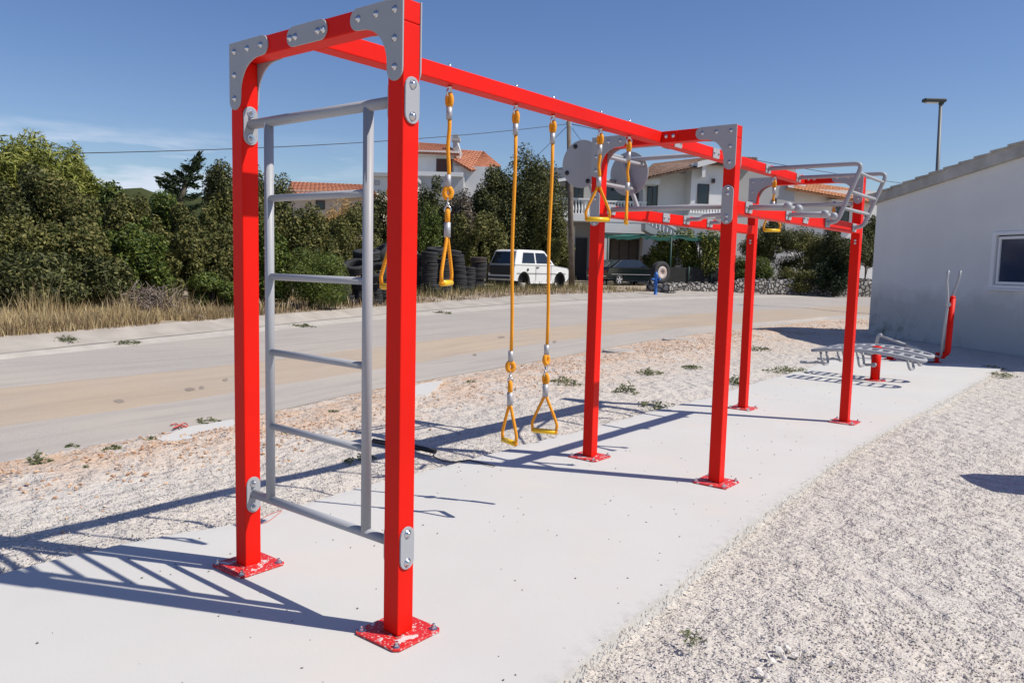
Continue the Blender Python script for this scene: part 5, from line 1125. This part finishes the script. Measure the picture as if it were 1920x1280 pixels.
def verge_pts(n, x0, x1, d0, d1, pw=1.0):
    out = []; Vr = rows['V']
    a = at(x0, 600, 12); 
    while len(out) < n:
        px = rnd.uniform(x0, x1); yv = np.interp(px, cols, rowspec[-1][2]) if px >= 0 else 630 + (-px) * .08; b = gz(px, yv, .5)
        i = min(range(NS), key=lambda k: (Vr[k] - b).length_squared); d = d0 + (d1 - d0) * rnd.random() ** pw; p = b + out_[i] * d
        if MN.noise(Vector((p.x * .8, p.y * .8, 2))) < -.28: continue
        out.append((p.x, p.y, GH(p.x, p.y) - .01))
    return out
blades('dry_grass', verge_pts(19000, -120, 440, .1, 2.4, .9), STRAW, .05, .26, .0042)
TALL = [q for q in verge_pts(9000, -120, 440, .5, 2.2) if MN.noise(Vector((q[0] * 1.7, q[1] * 1.7, 7))) > .22]
blades('dry_grass', TALL, STRAW, .25, .60, .0042)
RUST = mat('rusty_grass', (.2, .13, .08), .85, isl=pal((.14, .09, .055), (.24, .16, .10), (.33, .24, .15), (.12, .12, .05)), trans=.2, spec=.1)
blades('dry_grass', verge_pts(9000, -120, 500, -.05, 1.0), RUST, .03, .20, .0045)
blades('dry_grass', verge_pts(4000, -120, 500, -.06, .7), STRAW, .04, .17, .0045)
blades('dry_grass', verge_pts(7000, 430, 1240, .05, 3.2, 1.2), RUST, .04, .17, .009)
blades('dry_grass', verge_pts(2200, 430, 1240, .3, 3.2, 1.0), STRAW, .10, .30, .008)
blades('dry_grass', verge_pts(3500, 780, 1230, 1.0, 4.5), mat('verge_green', (.08, .1, .03), .8, isl=pal((.06, .075, .02), (.13, .13, .04), (.25, .2, .09)), trans=.2), .08, .4, .009)
P = at(275, 566, 15.5); tp_ = thing('twig_pile', 'heap of grey brown cut twigs at the edge of the thicket', 'brush pile', (P.x, P.y, GH(P.x, P.y))); mb = MB()
for k in range(420):
    a = Vector((rnd.gauss(0, .42), rnd.gauss(0, .22), 0)); a = a.x * Vector((CR.x, CR.y, 0)) + a.y * Vector((CF.x, CF.y, 0)); a.z = max(0.02, .5 * math.exp(-a.length_squared / .5) * rnd.random()); d = Vector((rnd.gauss(0, 1), rnd.gauss(0, 1), rnd.gauss(.25, .45))).normalized() * rnd.uniform(.12, .36); mb.tube([a, a + d * .5 + Vector((0, 0, .03)), a + d], [.008, .006, .003], 4)
mb.build('twigs', mat('twig', (.14, .10, .08), .9, isl=pal((.10, .07, .06), (.22, .17, .14), (.32, .27, .24))), tp_)
WEED = mat('weed_leaf', (.06, .1, .03), .6, isl=pal((.07, .10, .035), (.14, .17, .07), (.21, .22, .11), (.32, .30, .19)), trans=.3)
def weed(label, px, py, wpx, hpx, n=150, kind=None, z=None):
    P = gz(px, py, -.02); D_ = (P - CAM).dot(CF); r_ = wpx / 2 * D_ / FPX; h = hpx * D_ / FPX * 1.0; vseed[0] += 1; r = np.random.RandomState(vseed[0]); V = []; Fc = []
    n = int(n * .75); sub_ = [(r_ * 1.2 * r.rand() ** .6, r.rand() * 6.28, .25 + .35 * r.rand()) for _ in range(9)]
    for k in range(n):
        q0, q1, q2 = sub_[r.randint(9)]; qx = q0 * math.cos(q1) + r.normal() * q2 * r_ * .5; qy = q0 * math.sin(q1) + r.normal() * q2 * r_ * .5; a = math.atan2(qy, qx); rad = min(r_ * 1.4, math.hypot(qx, qy)); c = Vector((rad * math.cos(a), rad * math.sin(a), h * max(.15, 1 - rad / r_ * .7) * r.rand() + .004)); d = Vector(r.normal(size=3)); d.z = abs(d.z) * .5; d.normalize(); w_ = d.cross(Vector(r.normal(size=3))).normalized(); s = (.006 + .0016 * D_) * (.6 + .8 * r.rand()); o_ = len(V); V += [c - d * s, c + w_ * s * .4, c + d * s, c - w_ * s * .4]; Fc.append((o_, o_ + 1, o_ + 2, o_ + 3))
    mb = MB(); mb.add(V, Fc)
    for q0, q1, q2 in sub_: mb.tube([(0, 0, .004), (q0 * .5 * math.cos(q1), q0 * .5 * math.sin(q1), h * .25 + .004), (q0 * math.cos(q1), q0 * math.sin(q1), .006)], .0022, 4)
    o = mb.build('weed', WEED); o.location = (P.x, P.y, P.z); tag(o, label, 'weed', 'green weeds in the gravel')
for a in [('dark green weed at the road edge, far left foreground', 72, 866, 36, 24, 260), ('flat weed at the road edge, second from the left', 160, 880, 14, 8, 60), ('small weed by the road edge left of the concrete patch', 135, 838, 18, 8, 90), ('weed on the dirt left of the concrete patch', 213, 843, 30, 10, 180), ('weed touching the corner of the concrete patch', 285, 828, 26, 10, 150), ('weed on the asphalt edge above the concrete patch', 388, 790, 36, 10, 180), ('lone weed in the gravel at the right foreground', 1296, 1200, 40, 26, 60), ('small weed seen through the ladder near the road', 625, 776, 24, 9, 140), ('small weed seen through the ladder on the gravel', 540, 816, 30, 9, 140), ('weed beside the right ladder rail on the gravel', 672, 862, 50, 12, 180), ('dark weed on the dirt between post and ropes', 883, 720, 24, 10, 140), ('grassy weed patch right of the rope handles', 1060, 718, 50, 16, 240), ('weed patch beside the third red post foot', 1175, 735, 40, 22, 240), ('weed patch in the gravel behind the third post', 1215, 700, 40, 14, 220), ('dark weed at the slab edge between the middle posts', 1235, 762, 60, 16, 260), ('weed on the slab edge behind the tall right post', 1380, 720, 34, 22, 200), ('long weed strip along the slab edge near the bench', 1480, 696, 70, 12, 300), ('pale weed patch on the gravel slope', 1300, 690, 34, 8, 160), ('small weed patch on the distant gravel', 1420, 655, 40, 8, 140), ('weed at the far right corner of the slab', 1880, 704, 40, 10, 160), ('sparse weed on gravel right of the bench', 1860, 690, 34, 6, 100)]: weed(*a)
for a in [('tuft of weed growing at the far kerb, left', 125, 637, 40, 10, 220), ('weed tuft on the far gutter near the left red post', 235, 643, 44, 6, 160), ('dry weed tuft on the gutter through the ladder', 567, 612, 40, 6, 160), ('dry weed tuft on the far gutter left of the long ropes', 832, 587, 28, 6, 120)]:
    q = G(a[1], a[2]); weed(*a); o = [x for x in C.objects if x.name.startswith('weed')][-1]
    s_ = (q - CAM).length / (Vector(o.location) - CAM).length; o.location = q; o.scale = (s_,) * 3; 
# ------------------------------------------------------------------ small things on the ground
STAIN = mat('oil_stain', (.20, .165, .135), .8, col2=(.30, .25, .205), vscale=12)
P = gz(770, 838, -.0); cb_ = thing('black_conduit', 'black conduit end with thin cable lying across the gravel onto the slab', 'cable', (0, 0, 0))
mb = MB(); mb.tube([gz(x, y, .01) for x, y in ((700, 826), (740, 833), (780, 838), (816, 846))], .022, 12); mb.build('conduit', BLACK, cb_)
mb = MB(); mb.tube([gz(816, 846, .02), gz(812, 855, .012), gz(830, 864, .012), gz(850, 866, .012), gz(880, 862, .012), gz(905, 868, .012), gz(928, 873, .012)], .006, 8); mb.build('cable', BLACK, cb_)
PINK = mat('red_string', (.55, .12, .10), .8)
def string(name, label, pts, r=.002, z=-.006):
    mb = MB(); P = [gz(x, y, z) for x, y in pts]; o_ = P[0]; mb.tube([p - o_ for p in catmull(P, 5)], r, 5); o = mb.build(name, PINK); o.location = o_; tag(o, label, 'string')
string('string', 'thin pink string curling off the slab under the ladder', [(478, 983), (500, 978), (515, 968), (528, 957), (510, 962), (490, 972)], .002, .004)
q = [(320, 796), (330, 794), (342, 800), (352, 797), (345, 793), (333, 799), (325, 802), (338, 796), (350, 801)]
string('string', 'tangle of red string on the asphalt edge beside the concrete patch', q, .006, .01)
def disc(name, label, px, py, rpx, cat, mt, h=.03):
    P = gz(px, py, -.0); D_ = (P - CAM).dot(CF); r = rpx * D_ / FPX; t = thing(name, label, cat, (P.x, P.y, -.03)); mb = MB(); mb.lathe((0, 0, 0), [(0, 0), (r * 1.05, 0), (r, h + .03), (r * .93, h + .035), (0, h + .035)], (0, 0, 1), 28, smooth=False); mb.build('lid', mt, t); mb = MB(); mb.lathe((0, 0, h + .037), [(0, 0), (r * .62, 0), (r * .62, .004), (0, .004)], (0, 0, 1), 24, smooth=False); mb.build('cover', KERB, t)
disc('manhole_cover', 'round pale concrete manhole cover by the road behind the third post', 1160, 659, 30, 'manhole cover', KERB); disc('manhole_cover', 'farther pale concrete cover beside the dirt heap', 1275, 637, 32, 'manhole cover', KERB, .02)
pts = [(292, 822), (345, 803), (440, 787), (440, 815), (380, 824), (310, 828)]; mb = MB(); Pp = [gz(x, y, .0) for x, y in pts]; dn = []
for i in range(len(Pp)):
    for k in range(5): p = Pp[i].lerp(Pp[(i + 1) % len(Pp)], k / 5); dn.append(Vector((p.x + rnd.uniform(-.02, .02), p.y + rnd.uniform(-.02, .02), -.06)))
mb.prism(dn, (0, 0, .068)); tag(mb.build('concrete_patch', SLAB), kind='structure')
pts = [(790, 722), (830, 716), (800, 745), (740, 752), (735, 738)]; mb = MB(); Pp = [gz(x, y, .0) for x, y in pts]; mb.prism([Vector((p.x, p.y, -.05)) for p in Pp], (0, 0, .075)); tag(mb.build('concrete_patch', SLAB), kind='structure')
PALE = mat('pale_stone', (.60, .56, .52), .9, col2=(.72, .69, .65), vscale=20)
# pale broken stones in the gravel, right foreground
for i, (px, py, s_) in enumerate([(1462, 1222, .030), (1450, 1240, .022), (1478, 1216, .024), (1490, 1228, .020), (1510, 1222, .018), (1440, 1230, .020), (1558, 1246, .022), (1470, 1234, .018), (1425, 1262, .024), (1436, 1268, .018), (1495, 1052, .012), (1530, 1226, .016), (1456, 1214, .016)]):
    P = gz(px, py, -.03); mb = MB(); mb.ball((0, 0, 0), s_ * .75, 7, 5, sc=(1.25, .9, .45)); me = mb.mesh('stone', PALE)
    for v in me.vertices: v.co *= rnd.uniform(.8, 1.2)
    for p_ in me.polygons: p_.use_smooth = False
    o = bpy.data.objects.new('stone', me); C.objects.link(o); o.location = (P.x, P.y, -.026); o.rotation_euler = (rnd.random(), rnd.random(), rnd.random() * 6); tag(o, 'pale broken stone lying in the gravel at lower right', 'stone', 'pale broken stones in the gravel')
# unseen seat shape added outside the right edge to cast a shadow into view
sh = gz(1862, 900); hgt = .95; dx = sdir.x / sdir.z * hgt; dy = sdir.y / sdir.z * hgt
sp = thing('shadow_caster', 'invented grey shadow-casting seat on a red post outside the right edge', 'exercise machine', (sh.x + dx, sh.y + dy, 0)); along = Vector((CR.x, CR.y, 0)).normalized()
mb = MB(); mb.tube([along * -.14, along * -.10, along * .05, along * .30, along * .55], [.06, .24, .30, .28, .28], 16); 
for i in range(len(mb.v)): mb.v[i] = (mb.v[i][0], mb.v[i][1], mb.v[i][2] * .18 + hgt)
mb.build('seat', GREY, sp); mb = MB(); mb.tube([along * .5 + Vector((0, 0, 0)), along * .5 + Vector((0, 0, hgt))], .05, 14); mb.build('post', RED, sp)

for px, py, wpx, hpx in ((223, 752, 20, 5), (356, 730, 20, 6), (378, 727, 10, 4), (423, 712, 10, 4), (1040, 641, 8, 3), (940, 632, 14, 2), (890, 665, 8, 3)):
    P = G(px, py); Q = G(px + wpx / 2, py); R_ = G(px, py + hpx / 2 + 1); mb = MB(); vs_ = []
    for k in range(16): a_ = 2 * PI * k / 16; q_ = P + (Q - P) * math.cos(a_) * rnd.uniform(.75, 1.1) + (R_ - P) * math.sin(a_) * rnd.uniform(.75, 1.1); vs_.append((q_.x, q_.y, GH(q_.x, q_.y) + .004))
    mb.add(vs_, [tuple(range(16))]); tag(mb.build('road_stain', STAIN), kind='structure')
